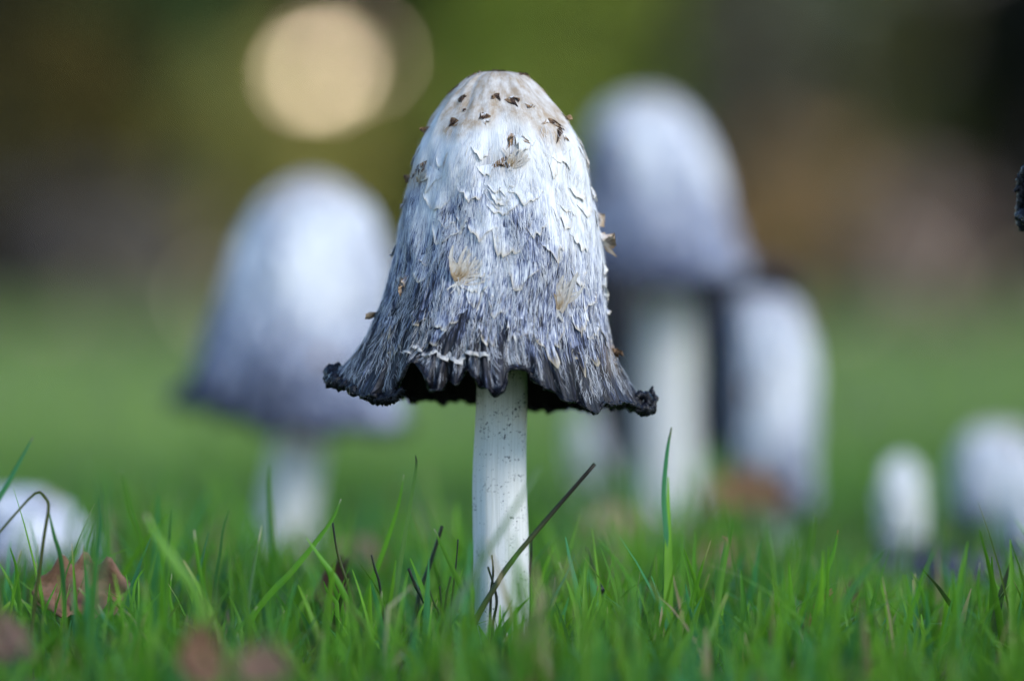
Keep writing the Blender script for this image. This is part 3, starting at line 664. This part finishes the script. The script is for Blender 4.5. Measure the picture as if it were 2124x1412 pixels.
curl([(2126, 378, -.2), (2112, 390, -.2), (2102, 398, -.2)], D0, [.0009, .0007, .0003], rD, oD, 9)

# ------------------------------------------------------------------ grass field
def blades(N, x, y, h, w_, seed, K=5, fold=False, col=None, bendm=0.5):
    r = np.random.default_rng(seed)
    az = r.uniform(0, 2*PI, N); bend = np.abs(r.normal(0, bendm, N))+0.08; face = az+PI/2+r.normal(0, 0.5, N)
    q = np.linspace(0, 1, K)
    ang = bend[:, None]*(0.35+1.0*q[None])                 # from vertical
    dx = np.cumsum(np.sin(ang), 1)/K; dz = np.cumsum(np.cos(ang), 1)/K
    dx = (dx-dx[:, :1])*h[:, None]; dz = (dz-dz[:, :1])*h[:, None]
    c = np.stack([x[:, None]+np.cos(az)[:, None]*dx, y[:, None]+np.sin(az)[:, None]*dx, gz(x, y)[:, None]-0.001+dz], -1)
    s = np.stack([np.cos(face), np.sin(face), 0*face], -1)[:, None]
    wq = (w_[:, None]*(np.clip(1.05-q, 0.02, 1)**0.6)[None]*(0.75+0.5*np.sin(q*PI))[None])[..., None]
    if fold:
        nv = np.stack([-np.sin(face), np.cos(face), 0*face], -1)[:, None]
        V = np.stack([c-s*wq/2+nv*wq*0.22, c, c+s*wq/2+nv*wq*0.22], 2); C = 3
    else:
        V = np.stack([c-s*wq/2, c+s*wq/2], 2); C = 2
    V = V.reshape(-1, 3); b = np.arange(N)[:, None, None]*K*C; j = np.arange(K-1)[None, :, None]*C; m = np.arange(C-1)[None, None]
    F = np.stack([b+j+m, b+j+m+1, b+j+m+1+C, b+j+m+C], -1).reshape(-1, 4)
    if col is None:
        k = r.random(N)[:, None]; k2 = r.random(N)[:, None]
        col = (1-k)*np.array([0.062, 0.200, 0.014])+k*np.array([0.150, 0.330, 0.022])
        pat = (0.5+0.5*np.sin(x*95+2*np.sin(y*60))*np.sin(y*70+x*33))[:, None]; col = col*(0.62+0.62*pat)
        col = np.where(k2 < 0.22, np.array([0.040, 0.170, 0.060])*(0.8+0.6*k), col)
        col = np.where(k2 > 0.93, np.array([0.26, 0.20, 0.11]), col); col = np.where((k2 > 0.895) & (k2 <= 0.93), np.array([0.025, 0.020, 0.018]), col)
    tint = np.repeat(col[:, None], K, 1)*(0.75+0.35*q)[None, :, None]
    tipm = (r.random(N) < 0.18)[:, None]*np.clip((q-0.85)/0.15, 0, 1)[None]
    tint = tint*(1-tipm[..., None])+np.array([0.40, 0.30, 0.16])*tipm[..., None]
    tint = np.repeat(tint[:, :, None], C, 2).reshape(-1, 3)
    return V, F, tint

OLIVE_FAR = np.array([0.21, 0.28, 0.10])
def field(name, label, N, y0, y1, half0, half1, hm, wm, seed, K, fold, dens_pow=1.0, bendm=0.5):
    r = np.random.default_rng(seed)
    q = r.random(N)**dens_pow; y = y0+(y1-y0)*q; x = r.uniform(-1, 1, N)*(half0+(half1-half0)*(y-y0)/(y1-y0))
    clump = 0.8+0.35*np.sin(x*61+1.3*np.sin(y*47))*np.sin(y*53+x*20)
    h = hm*clump*np.clip(r.normal(0.92, 0.40, N), 0.3, 2.2); w_ = wm*r.uniform(0.35, 1.5, N)
    for sx, sy, sr in CLEAR:
        d = np.hypot((x-sx), (y-sy)*0.55)/sr; h = h*np.clip(0.35+0.65*d, 0.35, 1)
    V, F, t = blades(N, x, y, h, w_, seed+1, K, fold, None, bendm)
    if y0 > 1.5:      # turf of uneven colour: deep green nearby, sunlight painted in as a pale band, olive and brown under the trees
        near = np.array([0.065, 0.155, 0.026]); pale = np.array([0.25, 0.33, 0.085]); olive = np.array([0.12, 0.115, 0.045])
        f1 = PNoise(1, 0.9, 8, 71); mot = 0.5+0.35*np.sin(x*3.1+1.1*np.sin(y*1.7))*np.sin(y*1.3+0.7)+0.2*np.sin(x*7.3+y*2.9)
        a1 = np.clip((y-1.9)/1.7+0.25*(mot-0.5), 0, 1)[:, None]; a2 = np.clip((y-6.0)/4.0+0.9*(mot-0.5)+0.12*np.clip(x, -1, 2), 0, 1)[:, None]
        far = (near*(1-a1)+pale*a1)*(1-a2)+olive*a2; far = far*(0.75+0.5*np.clip(mot, 0, 1))[:, None]
        kk = 0.8; t = t*(1-kk)+np.repeat(far, len(V)//N, 0)*kk
    tag(mk(name, V, F, M['grass'], None, (0, 0, 0), {'tint': t}), label, 'grass', None, 'stuff')
CLEAR = [(-0.002, 1.165, 0.022), (0.135, 1.40, 0.085)]
for o in list(bpy.data.objects):
    if o.name.startswith('shaggy_mushroom') and o.location.y > 1.3 and o.location.y < 1.66: CLEAR.append((o.location.x, o.location.y-0.05, 0.055))
field('lawn_grass', 'short green lawn grass around the sharp mushroom stem', 15000, 0.97, 1.55, 0.22, 0.34, 0.031, 0.0020, 31, 6, True, 0.68, 0.62)
field('lawn_grass', 'blurred green lawn grass between the mushrooms behind', 17000, 1.55, 3.2, 0.40, 0.75, 0.025, 0.0028, 33, 5, False, 0.9, 0.5)
field('lawn_grass', 'far blurred lawn grass running back to the trees', 26000, 3.2, 12.0, 0.9, 3.6, 0.030, 0.007, 35, 4, False, 0.8, 0.6)

# ------------------------------------------------------------------ single blades and stalks that stand out
GREEN = (0.09, 0.25, 0.018); BLUE = (0.04, 0.18, 0.075); DARK = (0.022, 0.020, 0.020); TAN = (0.36, 0.24, 0.11); LIME = (0.13, 0.29, 0.035); OLIVE = (0.075, 0.085, 0.025); STRAW = (0.45, 0.40, 0.26)
def single(name, label, pts, D, wpx, col, tip=None, tipl=0.12, group=None, round_=False, cat='grass blade', D1=None, twist=0.6):
    n = 22; D1 = D if D1 is None else D1
    dd = np.linspace(D, D1, len(pts))
    pw = [P(x, y, d) for (x, y), d in zip(pts, dd)]
    last = pw[-1].copy(); dirn = pw[-1]-pw[-2]
    gl = float(gz(last[0], last[1]))
    if last[2] > gl+0.002:
        k = (last[2]-gl)/max(-dirn[2], 0.004); last = last+np.array([dirn[0]*min(k, 1.5)*0.6, 0, 0]); last[2] = gl-0.001; pw.append(last)
    c = catmull(np.array(pw)[::-1], n)                     # base -> tip
    q = np.linspace(0, 1, n); wd = wpx*D/FPX
    org = c[0].copy()
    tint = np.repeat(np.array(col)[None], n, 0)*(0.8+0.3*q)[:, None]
    if tip is not None:
        m = np.clip((q-(1-tipl))/(tipl*0.5), 0, 1)[:, None]; tint = tint*(1-m)+np.array(tip)*m
    if round_:
        v, f = tube(c, wd/2*(1.05-0.45*q), 7, 1, 0.10); tint = np.repeat(tint, 7, 0)
    else:
        T = np.gradient(c, axis=0); T /= np.linalg.norm(T, axis=1)[:, None]+1e-9
        s = np.cross(T, np.array([0, 1, 0])); s /= np.linalg.norm(s, axis=1)[:, None]+1e-9
        a = twist*np.sin(q*2.2+len(pts)+wpx); s = s*np.cos(a)[:, None]+np.cross(T, s)*np.sin(a)[:, None]; nv = np.cross(T, s)
        ww = (wd*np.clip(1.02-q, 0.03, 1)**0.45*(0.72+0.4*np.sin(np.clip(q, 0, 1)*PI*0.9)))[:, None]
        v = np.stack([c-s*ww/2-nv*ww*0.2, c, c+s*ww/2-nv*ww*0.2], 1).reshape(-1, 3); f = grid_faces(n, 3); tint = np.repeat(tint, 3, 0)
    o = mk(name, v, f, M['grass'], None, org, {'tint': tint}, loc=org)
    return tag(o, label, cat, group or 'tall blades above the lawn')
B = 'grass_shoot'; S = 'dry_stalk'
single(B, 'tall curved blue-green blade in front of the thick white stem', [(1393, 886), (1384, 940), (1378, 1030), (1384, 1130), (1380, 1230)], 1.20, 15, BLUE, OLIVE)
single(S, 'dark leaning stalk crossing in front of the sharp white stem', [(1234, 962), (1170, 1035), (1110, 1105), (1060, 1165), (1028, 1215), (985, 1290)], 1.17, 13, (0.075, 0.085, 0.035), (0.03, 0.022, 0.022), 0.36, round_=True, cat='stalk', D1=1.17)
single(B, 'tall green blade with a hooked black withered tip', [(862, 944), (864, 965), (856, 1020), (838, 1130), (822, 1230), (816, 1300)], 1.19, 13, (0.07, 0.15, 0.035), DARK, 0.2)
single(B, 'green blade leaning beside the black-tipped blade', [(838, 984), (826, 1050), (800, 1130), (764, 1225), (740, 1290)], 1.20, 13, GREEN, STRAW, 0.05)
single(B, 'thick green blade slanting across a thin brown stalk', [(707, 1034), (688, 1078), (650, 1130), (600, 1190), (560, 1232), (520, 1290)], 1.17, 15, GREEN, STRAW, .05)
single(S, 'thin brown kinked stalk hanging from a slanting green blade', [(690, 1084), (696, 1125), (706, 1168), (722, 1215), (732, 1280)], 1.18, 7, OLIVE, DARK, .3, round_=True, cat='stalk')
single(B, 'green blade leaning right over the red-brown leaf', [(636, 1115), (665, 1155), (700, 1205), (728, 1275)], 1.16, 14, GREEN, LIME)
single(B, 'upright green blade in front of the left mushroom stem', [(562, 964), (560, 1010), (564, 1080), (568, 1160), (570, 1260)], 1.26, 15, GREEN)
single(S, 'black upright stub of grass leaning behind a green blade', [(917, 1090), (905, 1130), (888, 1180), (872, 1225), (860, 1290)], 1.20, 11, (0.018, 0.026, 0.022), DARK, .3, round_=True, cat='stalk')
single(B, 'cut green blade with a straw-coloured end leaning toward the white stem', [(900, 1096), (918, 1138), (942, 1190), (966, 1245), (985, 1310)], 1.17, 17, LIME, STRAW, .06)
single(S, 'thin black hair-like stalk left of the sharp white stem', [(950, 1118), (946, 1170), (940, 1220), (934, 1290)], 1.18, 5, DARK, DARK, .3, round_=True, cat='stalk')
single(B, 'blurred pale green blade just left of the sharp white stem', [(938, 1060), (955, 1105), (975, 1165), (986, 1240)], 1.32, 13, LIME)
single(B, 'blue-green blade standing right of the sharp white stem', [(1173, 1113), (1184, 1165), (1198, 1225), (1208, 1310)], 1.19, 15, BLUE)
single(S, 'thin dark stalk ending beside a tiny black bud', [(1216, 1134), (1228, 1170), (1243, 1208), (1252, 1280)], 1.21, 8, (0.05, 0.07, 0.03), DARK, .3, round_=True, cat='stalk')
single(B, 'bent blade with a folded tan withered tip', [(1498, 1112), (1506, 1122), (1500, 1160), (1490, 1220), (1482, 1300)], 1.16, 17, LIME, TAN, .30)
single(B, 'slim green blade rising behind the folded tan-tipped blade', [(1520, 1072), (1510, 1130), (1496, 1190), (1488, 1270)], 1.22, 11, GREEN)
single(B, 'long green blade with a tiny red-brown tip', [(1738, 1099), (1728, 1145), (1712, 1190), (1698, 1250), (1682, 1340)], 1.17, 16, GREEN, (.35, .12, .05), .05)
single(B, 'broad blurred green blade leaning by the egg-shaped bud', [(1830, 1138), (1795, 1185), (1762, 1232), (1735, 1300), (1715, 1360)], 1.11, 22, (0.05, 0.16, 0.045))
single(B, 'thick blunt pale green cut stem leaning left', [(302, 1066), (322, 1100), (348, 1142), (372, 1180), (410, 1250)], 1.09, 26, LIME, STRAW, .07)
single(B, 'upright dark green blade behind the blunt cut stem', [(355, 1057), (350, 1110), (345, 1170), (340, 1250)], 1.15, 12, (0.04, 0.13, 0.03))
single(B, 'curved dark green blade left of the left mushroom stem', [(474, 1058), (462, 1100), (455, 1150), (446, 1210), (438, 1300)], 1.16, 11, (0.045, 0.14, 0.028))
single(B, 'green blade with a frayed straw tip between curved blades', [(403, 1098), (407, 1140), (416, 1195), (428, 1260), (434, 1320)], 1.15, 12, GREEN, STRAW, .12)
single(S, 'bent brown stalk drooping in front of the squat white cap', [(-20, 1125), (35, 1062), (76, 1020), (94, 1032), (101, 1052), (92, 1110), (82, 1180), (70, 1260)], 1.16, 8, OLIVE, None, round_=True, cat='stalk')
single(B, 'dark green blade standing beside the bent brown stalk', [(102, 1062), (112, 1110), (126, 1165), (132, 1250)], 1.16, 13, (0.03, 0.12, 0.035))
single(B, 'long blue-green blade leaning in past the squat white cap', [(68, 906), (44, 950), (16, 1000), (-14, 1050), (-60, 1130), (-90, 1240)], 1.15, 15, BLUE, (.30, .18, .16), .04)
single(B, 'fine pale-tipped blade rising over the curled brown leaf', [(252, 974), (258, 1010), (270, 1060), (290, 1120), (304, 1190), (312, 1290)], 1.13, 10, GREEN, STRAW, .05)
single(B, 'soft blurred blue-green blade in front of the squat white cap', [(212, 985), (214, 1050), (206, 1120), (200, 1240)], 1.02, 18, BLUE)
single(B, 'dark upright blade beside the soft blurred blade', [(203, 1030), (206, 1090), (200, 1160), (192, 1280)], 1.15, 11, (0.03, 0.13, 0.05))
single(B, 'thin straw-tipped blade left of the left mushroom stem foot', [(543, 1090), (536, 1130), (526, 1180), (515, 1260)], 1.16, 8, (0.07, 0.13, 0.05), STRAW, .25)
single(B, 'broad out-of-focus blade lying across the sharp white stem', [(1122, 965), (1082, 1030), (1035, 1105), (990, 1175), (940, 1260), (915, 1340)], 1.095, 17, (0.16, 0.22, 0.13))
for pts, D, wd, cl in [([(1020, 1150), (1023, 1185), (1018, 1240)], 1.185, 6, DARK), ([(770, 1150), (778, 1180), (790, 1230)], 1.19, 6, DARK), ([(847, 1178), (862, 1215), (888, 1270)], 1.18, 9, (.02, .035, .025)),
                       ([(1103, 1108), (1102, 1150), (1098, 1210)], 1.20, 6, DARK), ([(935, 1195), (926, 1235), (918, 1300)], 1.17, 7, DARK), ([(912, 1215), (915, 1250), (912, 1300)], 1.18, 6, DARK),
                       ([(890, 1222), (902, 1255), (912, 1280)], 1.175, 6, DARK), ([(1012, 1175), (1030, 1240), (1022, 1300)], 1.175, 7, DARK)]:
    single(S, 'short thin black withered stalk at the sharp stem foot', pts, D, wd, cl, DARK, .3, 'black withered stalks at the stem foot', True, 'stalk')
rb = random.Random(5)
LOOK = [(GREEN, None, 'slim plain green blade poking out of the turf top', 5), (LIME, None, 'slim yellow-green blade poking out of the turf top', 3), (BLUE, None, 'slim blue-green blade poking out of the turf top', 3),
        (GREEN, STRAW, 'slim green blade with a straw-pale tip poking out of the turf', 3), (GREEN, TAN, 'slim green blade with a brown tip poking out of the turf', 2), (STRAW, TAN, 'dead straw-coloured blade poking out of the turf', 1)]
PICK = [k for k in LOOK for _ in range(k[3])]
for i in range(150):      # loose upright blades that top the turf near the focal plane
    x = rb.uniform(-40, 2160); deep = i > 66; y = rb.uniform(1200, 1340) if deep else rb.uniform(1110, 1270); D = rb.uniform(1.12, 1.23) if deep else rb.uniform(1.08, 1.30)
    ln = rb.uniform(-60, 60); hgt = rb.uniform(60, 130) if deep else rb.uniform(90, 190)
    if 960 < x < 1120: continue
    pts = [(x, y), (x+ln*0.45+rb.uniform(-8, 8), y+hgt*0.33), (x+ln*0.8, y+hgt*0.66), (x+ln, y+hgt)]
    c_, t_, lab, _ = rb.choice(PICK)
    single(B, lab, pts, D, rb.uniform(5, 12), c_, t_, .07, 'slim blades poking out of the turf')

# ------------------------------------------------------------------ fallen leaves
def leaf(label, px, py, D, wpx, hpx, col, seed, roll=0.5, curlv=0.6, yaw=0.0, name='fallen_leaf'):
    r = np.random.default_rng(seed); nu, nv = 23, 15
    u = np.linspace(-1, 1, nu); v = np.linspace(-1, 1, nv); U, Vv = np.meshgrid(u, v, indexing='ij')
    k = D/FPX; L = wpx*k/2; Wd = hpx*k/2*1.3
    wid = (1-np.abs(U)**2.4)**0.7*(1+0.16*np.sin(U*13+seed))
    x = U*L; y = Vv*wid*Wd; z = curlv*Wd*(Vv*wid)**2*1.1+0.35*L*U**2*curlv*0.6+0.10*Wd*np.sin(U*6+Vv*4+seed)+0.05*Wd*r.normal(0, 1, U.shape)*np.abs(Vv)
    z += -0.10*Wd*np.exp(-(Vv/0.12)**2)
    a = roll; yy = y*math.cos(a)-z*math.sin(a); zz = y*math.sin(a)+z*math.cos(a)
    c, s_ = math.cos(yaw), math.sin(yaw)
    p = np.stack([x*c-yy*s_, x*s_+yy*c, zz], -1).reshape(-1, 3)
    ctr = P(px, py, D)
    o = mk(name, p, grid_faces(nu, nv), M['leaf'], None, (0, 0, 0), {'tint': np.tile(np.array(col), (len(p), 1))*(1+0.25*r.normal(0, 1, (len(p), 1)).clip(-1, 1)*0.5)}, loc=ctr)
    sm = o.modifiers.new('thickness', 'SOLIDIFY'); sm.thickness = 0.0004
    return tag(o, label, 'leaf', 'fallen leaves in the grass')
leaf('curled brown papery leaf standing in the grass under the squat white cap', 172, 1232, 1.20, 210, 105, (0.24, 0.125, 0.07), 1, 1.15, 0.5, 0.15)
leaf('blurred red-brown leaf close to the lens in the front grass', 415, 1370, 1.0, 95, 105, (0.235, 0.125, 0.065), 2, 1.2, 0.6, 0.3)
leaf('blurred dull tan leaf beside the red-brown leaf in the front grass', 545, 1392, 0.97, 120, 80, (0.24, 0.14, 0.085), 3, 0.9, 0.5, -0.2)
leaf('small crumpled dark red-brown leaf left of the sharp stem', 688, 1240, 1.24, 80, 100, (0.17, 0.075, 0.055), 4, 1.3, 0.9, 0.5)
leaf('orange-brown leaf lying under the half-grown mushroom', 1552, 1030, 1.61, 175, 85, (0.30, 0.15, 0.065), 5, 0.9, 0.5, -0.3)
leaf('pale tan leaf lying at the thick white stem foot', 1285, 1090, 1.55, 150, 60, (0.36, 0.24, 0.15), 6, 0.8, 0.4, 0.2)
leaf('blurred peach-brown leaf behind the folded tan-tipped blade', 1500, 1185, 1.40, 130, 90, (0.38, 0.22, 0.13), 7, 1.0, 0.5, 0.0)
leaf('dark chestnut leaf sunk in the turf behind the red-tipped blade', 1762, 1256, 1.27, 80, 60, (0.20, 0.085, 0.05), 8, 1.1, 0.7, 0.6)
leaf('small curled chestnut leaf deep in the turf before the red-tipped blade', 1672, 1312, 1.20, 46, 100, (0.22, 0.08, 0.045), 9, 1.3, 0.9, 1.0)
leaf('faint tan leaf lying flat behind the small dark red-brown leaf', 745, 1155, 1.45, 110, 60, (0.26, 0.17, 0.11), 10, 0.7, 0.4, 0.0)
leaf('dull brown leaf low in the grass before the curled papery leaf', 10, 1345, 1.06, 130, 100, (0.15, 0.085, 0.055), 11, 0.8, 0.5, 0.4)
# tiny bud on the stalk
v, f = tube(catmull([P(1247, 1232, 1.205), P(1247, 1220, 1.205), P(1246, 1210, 1.205)], 8), [.0004, .0008, .0011, .0012, .0011, .0009, .0006, .0002], 8)
b0 = P(1247, 1232, 1.205); tag(mk('grass_bud', v, f, M['ink'], None, b0, loc=b0), 'tiny black shiny bud on a thin stalk in the turf', 'bud')

# ------------------------------------------------------------------ trees behind
BGK = 2.7
def leafcloud(n, cx, cy, cz, rx, ry, rz, size, cols, seed, shell=0.55, cone=False):
    r = np.random.default_rng(seed)
    nc = max(10, n//45); d = r.normal(0, 1, (nc, 3)); d /= np.linalg.norm(d, axis=1)[:, None]; rad = shell+(1-shell)*r.random(nc)**0.6
    cl = d*rad[:, None]
    k = r.integers(0, nc, n); p = cl[k]+r.normal(0, 0.10, (n, 3))
    if cone:
        zf = np.clip((1-p[:, 2])/2, 0.05, 1.1); p[:, 0] *= zf*1.1; p[:, 1] *= zf*1.1
    p = p*np.array([rx, ry, rz])+np.array([cx, cy, cz])
    a = r.normal(0, 1, (n, 3)); a /= np.linalg.norm(a, axis=1)[:, None]; b = np.cross(a, r.normal(0, 1, (n, 3))); b /= np.linalg.norm(b, axis=1)[:, None]+1e-9
    s = size*r.uniform(0.6, 1.4, n)[:, None]
    V = np.stack([p-a*s, p+b*s*0.45, p+a*s, p-b*s*0.45], 1).reshape(-1, 3)
    F = np.arange(4*n).reshape(n, 4)
    cols = np.array(cols); ct = cols[r.integers(0, len(cols), nc)]*(0.7+0.6*r.random((nc, 1)))
    t = np.repeat(BGK*ct[k]*(0.75+0.5*r.random((n, 1))), 4, 0)
    return V, F, t

def tree(name, label, px, py, D, rxp, rzp, cols, seed, n=2200, leafs=0.035, group='shrubs and trees behind the lawn', trunk=0.03, cone=False, cat='shrub'):
    k = D/FPX; c = P(px, py, D); rx = rxp*k; rz = rzp*k; g = float(gz(c[0], D)); org = (c[0], D, g)
    root = empty(name, org); tag(root, label, cat, group)
    r = random.Random(seed)
    V, F, t = leafcloud(n, c[0], D, c[2], rx, rx*0.8, rz, leafs, cols, seed, 0.45, cone)
    mk('crown', V, F, M['foliage'], root, org, {'tint': t}, smooth=False)
    top = np.array([c[0], D, c[2]+rz*0.4]); b = np.array([c[0]+r.uniform(-.1, .1), D, g-0.05])
    path = catmull([b, b*0.5+top*0.5+np.array([r.uniform(-.08, .08), 0, 0]), top], 14)
    v, f = tube(path, np.linspace(trunk, trunk*0.35, 14), 9, seed, 0.08); mk('trunk', v, f, M['bark'], root, org)
    for i in range(6):
        s_ = path[4+i]; e = s_+np.array([r.uniform(-1, 1)*rx*0.8, r.uniform(-.6, .6)*rx, rz*r.uniform(0.1, 0.5)])
        v, f = tube(catmull([s_, (s_+e)/2+np.array([0, 0, 0.05*rz]), e], 8), np.linspace(trunk*0.45, trunk*0.1, 8), 6, seed+i); mk('limb', v, f, M['bark'], root, org)
    return root
DKG = [(0.010, 0.016, 0.006), (0.014, 0.020, 0.008)]; OLV = [(0.105, 0.105, 0.022), (0.115, 0.10, 0.026), (0.09, 0.095, 0.02)]; GRN = [(0.105, 0.130, 0.020), (0.125, 0.140, 0.024)]
GOLD = [(0.16, 0.13, 0.034), (0.135, 0.12, 0.034), (0.095, 0.10, 0.024)]; RUS = [(0.21, 0.125, 0.05), (0.17, 0.105, 0.05), (0.11, 0.085, 0.035)]; GRY = [(0.065, 0.070, 0.042), (0.055, 0.050, 0.032), (0.075, 0.068, 0.045)]
BRN = [(0.045, 0.034, 0.010), (0.055, 0.040, 0.010), (0.026, 0.022, 0.008)]; PUR = [(0.045, 0.038, 0.036), (0.03, 0.026, 0.025)]; PNK = [(0.17, 0.125, 0.095), (0.14, 0.10, 0.08)]
for i, (x, lab) in enumerate([(-1500, 'dark conifer'), (-700, 'dark conifer'), (0, 'dark conifer'), (620, 'dark conifer'), (1250, 'dark conifer'), (1880, 'dark conifer'), (2600, 'dark conifer'), (3400, 'dark conifer')]):
    tree('conifer_tree', 'tall dark conifer in the row closing off the garden', x, -600, 17.5+0.5*(i % 2), 620, 1330, DKG, 70+i, 9000, 0.10, 'row of dark conifers', 0.10, False, 'tree')
tree('leafy_shrub', 'dark brown-olive shrub standing behind the squat white cap', 60, 330, 12.6, 260, 330, BRN, 81)
tree('leafy_shrub', 'almost black shrub beside the dark brown-olive shrub', -120, 100, 13.4, 260, 560, [(0.006, 0.008, 0.005), (0.009, 0.009, 0.005)], 82, 2600)
tree('leafy_shrub', 'dark green shrub below the stand-in lamp', 360, 150, 13.6, 220, 460, [(0.030, 0.045, 0.012), (0.02, 0.035, 0.012)], 83, 2600)
tree('leafy_shrub', 'golden-olive shrub below the stand-in lamp', 520, 330, 12.8, 200, 260, GOLD, 84)
tree('leafy_shrub', 'low grey-purple shrub beyond the lawn beside the broad pale mushroom', 200, 500, 12.2, 220, 130, PUR, 85, 1600)
tree('leafy_shrub', 'low tan shrub in front of the low grey-purple shrub', 290, 560, 11.8, 110, 90, [(0.15, 0.12, 0.085), (0.10, 0.085, 0.06)], 86, 900)
tree('leafy_shrub', 'olive shrub behind the sharp mushroom cap', 820, 360, 13.0, 200, 270, OLV, 87)
tree('leafy_shrub', 'bright green shrub above the sharp mushroom cap', 1180, 180, 12.9, 260, 480, GRN, 88, 3000)
tree('leafy_shrub', 'grey-green shrub right of the tallest mushroom', 1610, 230, 12.7, 200, 400, GRY, 89, 2600)
tree('leafy_shrub', 'russet-brown shrub right of the tallest mushroom', 1650, 470, 12.2, 230, 170, RUS, 90, 1900)
tree('leafy_shrub', 'pinkish-brown shrub behind the rounded brown-crowned mushroom', 1900, 540, 12.0, 150, 150, PNK, 91, 1500)
tree('leafy_shrub', 'olive-brown shrub rising behind the pinkish-brown shrub', 1880, 260, 13.0, 180, 360, [(0.055, 0.05, 0.016), (0.035, 0.038, 0.012)], 92)
tree('leafy_shrub', 'near-black tall shrub beside the olive-brown shrub', 2160, 120, 12.8, 150, 560, [(0.003, 0.0035, 0.003)], 93, 2600)
tree('leafy_shrub', 'dark olive shrub beyond the near-black tall shrub', 2480, 260, 12.9, 300, 420, BRN, 94)
tree('leafy_shrub', 'brown shrub beyond the almost black shrub', -520, 300, 12.9, 300, 420, BRN, 95)

tree('birch_tree', 'pale-trunked tree standing behind the pinkish-brown shrub', 1905, -650, 13.8, 420, 520, GOLD, 97, 3000, 0.035, trunk=0.075, cat='tree')

# made-up lamp standing in for soft discs of light among the trees
k = 14.2/FPX; org = P(690, 700, 14.2); lg = float(gz(org[0], 14.2)); org = (org[0], 14.2, lg)
lamp = empty('standin_lamp', org); tag(lamp, 'made-up warm globe lamp standing in for blurred light among the trees', 'lamp')
v, f = tube([np.array([org[0], 14.2, lg-0.05]), np.array([org[0], 14.2, lg+0.4]), P(690, 140, 14.2)], [0.018, 0.015, 0.012], 10); mk('post', v, f, M['iron'], lamp, org)
def globe(px, py, rpx, strength):
    c = P(px, py, 14.2); r = rpx*k; n = 14; m_ = 20
    a = np.linspace(0.02, PI-0.02, n); b = np.linspace(0, 2*PI, m_, endpoint=False); A, Bb = np.meshgrid(a, b, indexing='ij')
    v = np.stack([c[0]+r*np.sin(A)*np.cos(Bb), c[1]+r*np.sin(A)*np.sin(Bb), c[2]+r*1.05*np.cos(A)], -1).reshape(-1, 3)
    f = grid_faces(n, m_, True).tolist()+[list(range(m_)), [(n-1)*m_+i for i in range(m_)]]
    mk('globe', v, f, mat_lamp('stand-in lamp glow', strength), lamp, org)
    e = P(690, 140, 14.2); v, f = tube([e, (e+c)/2+np.array([0, 0, 0.03]), c], 0.008, 8); mk('arm', v, f, M['iron'], lamp, org)
globe(630, 136, 29, 6.6); globe(688, 148, 22, 5.6); globe(770, 122, 12, 5.0); globe(742, 212, 12, 5.0)
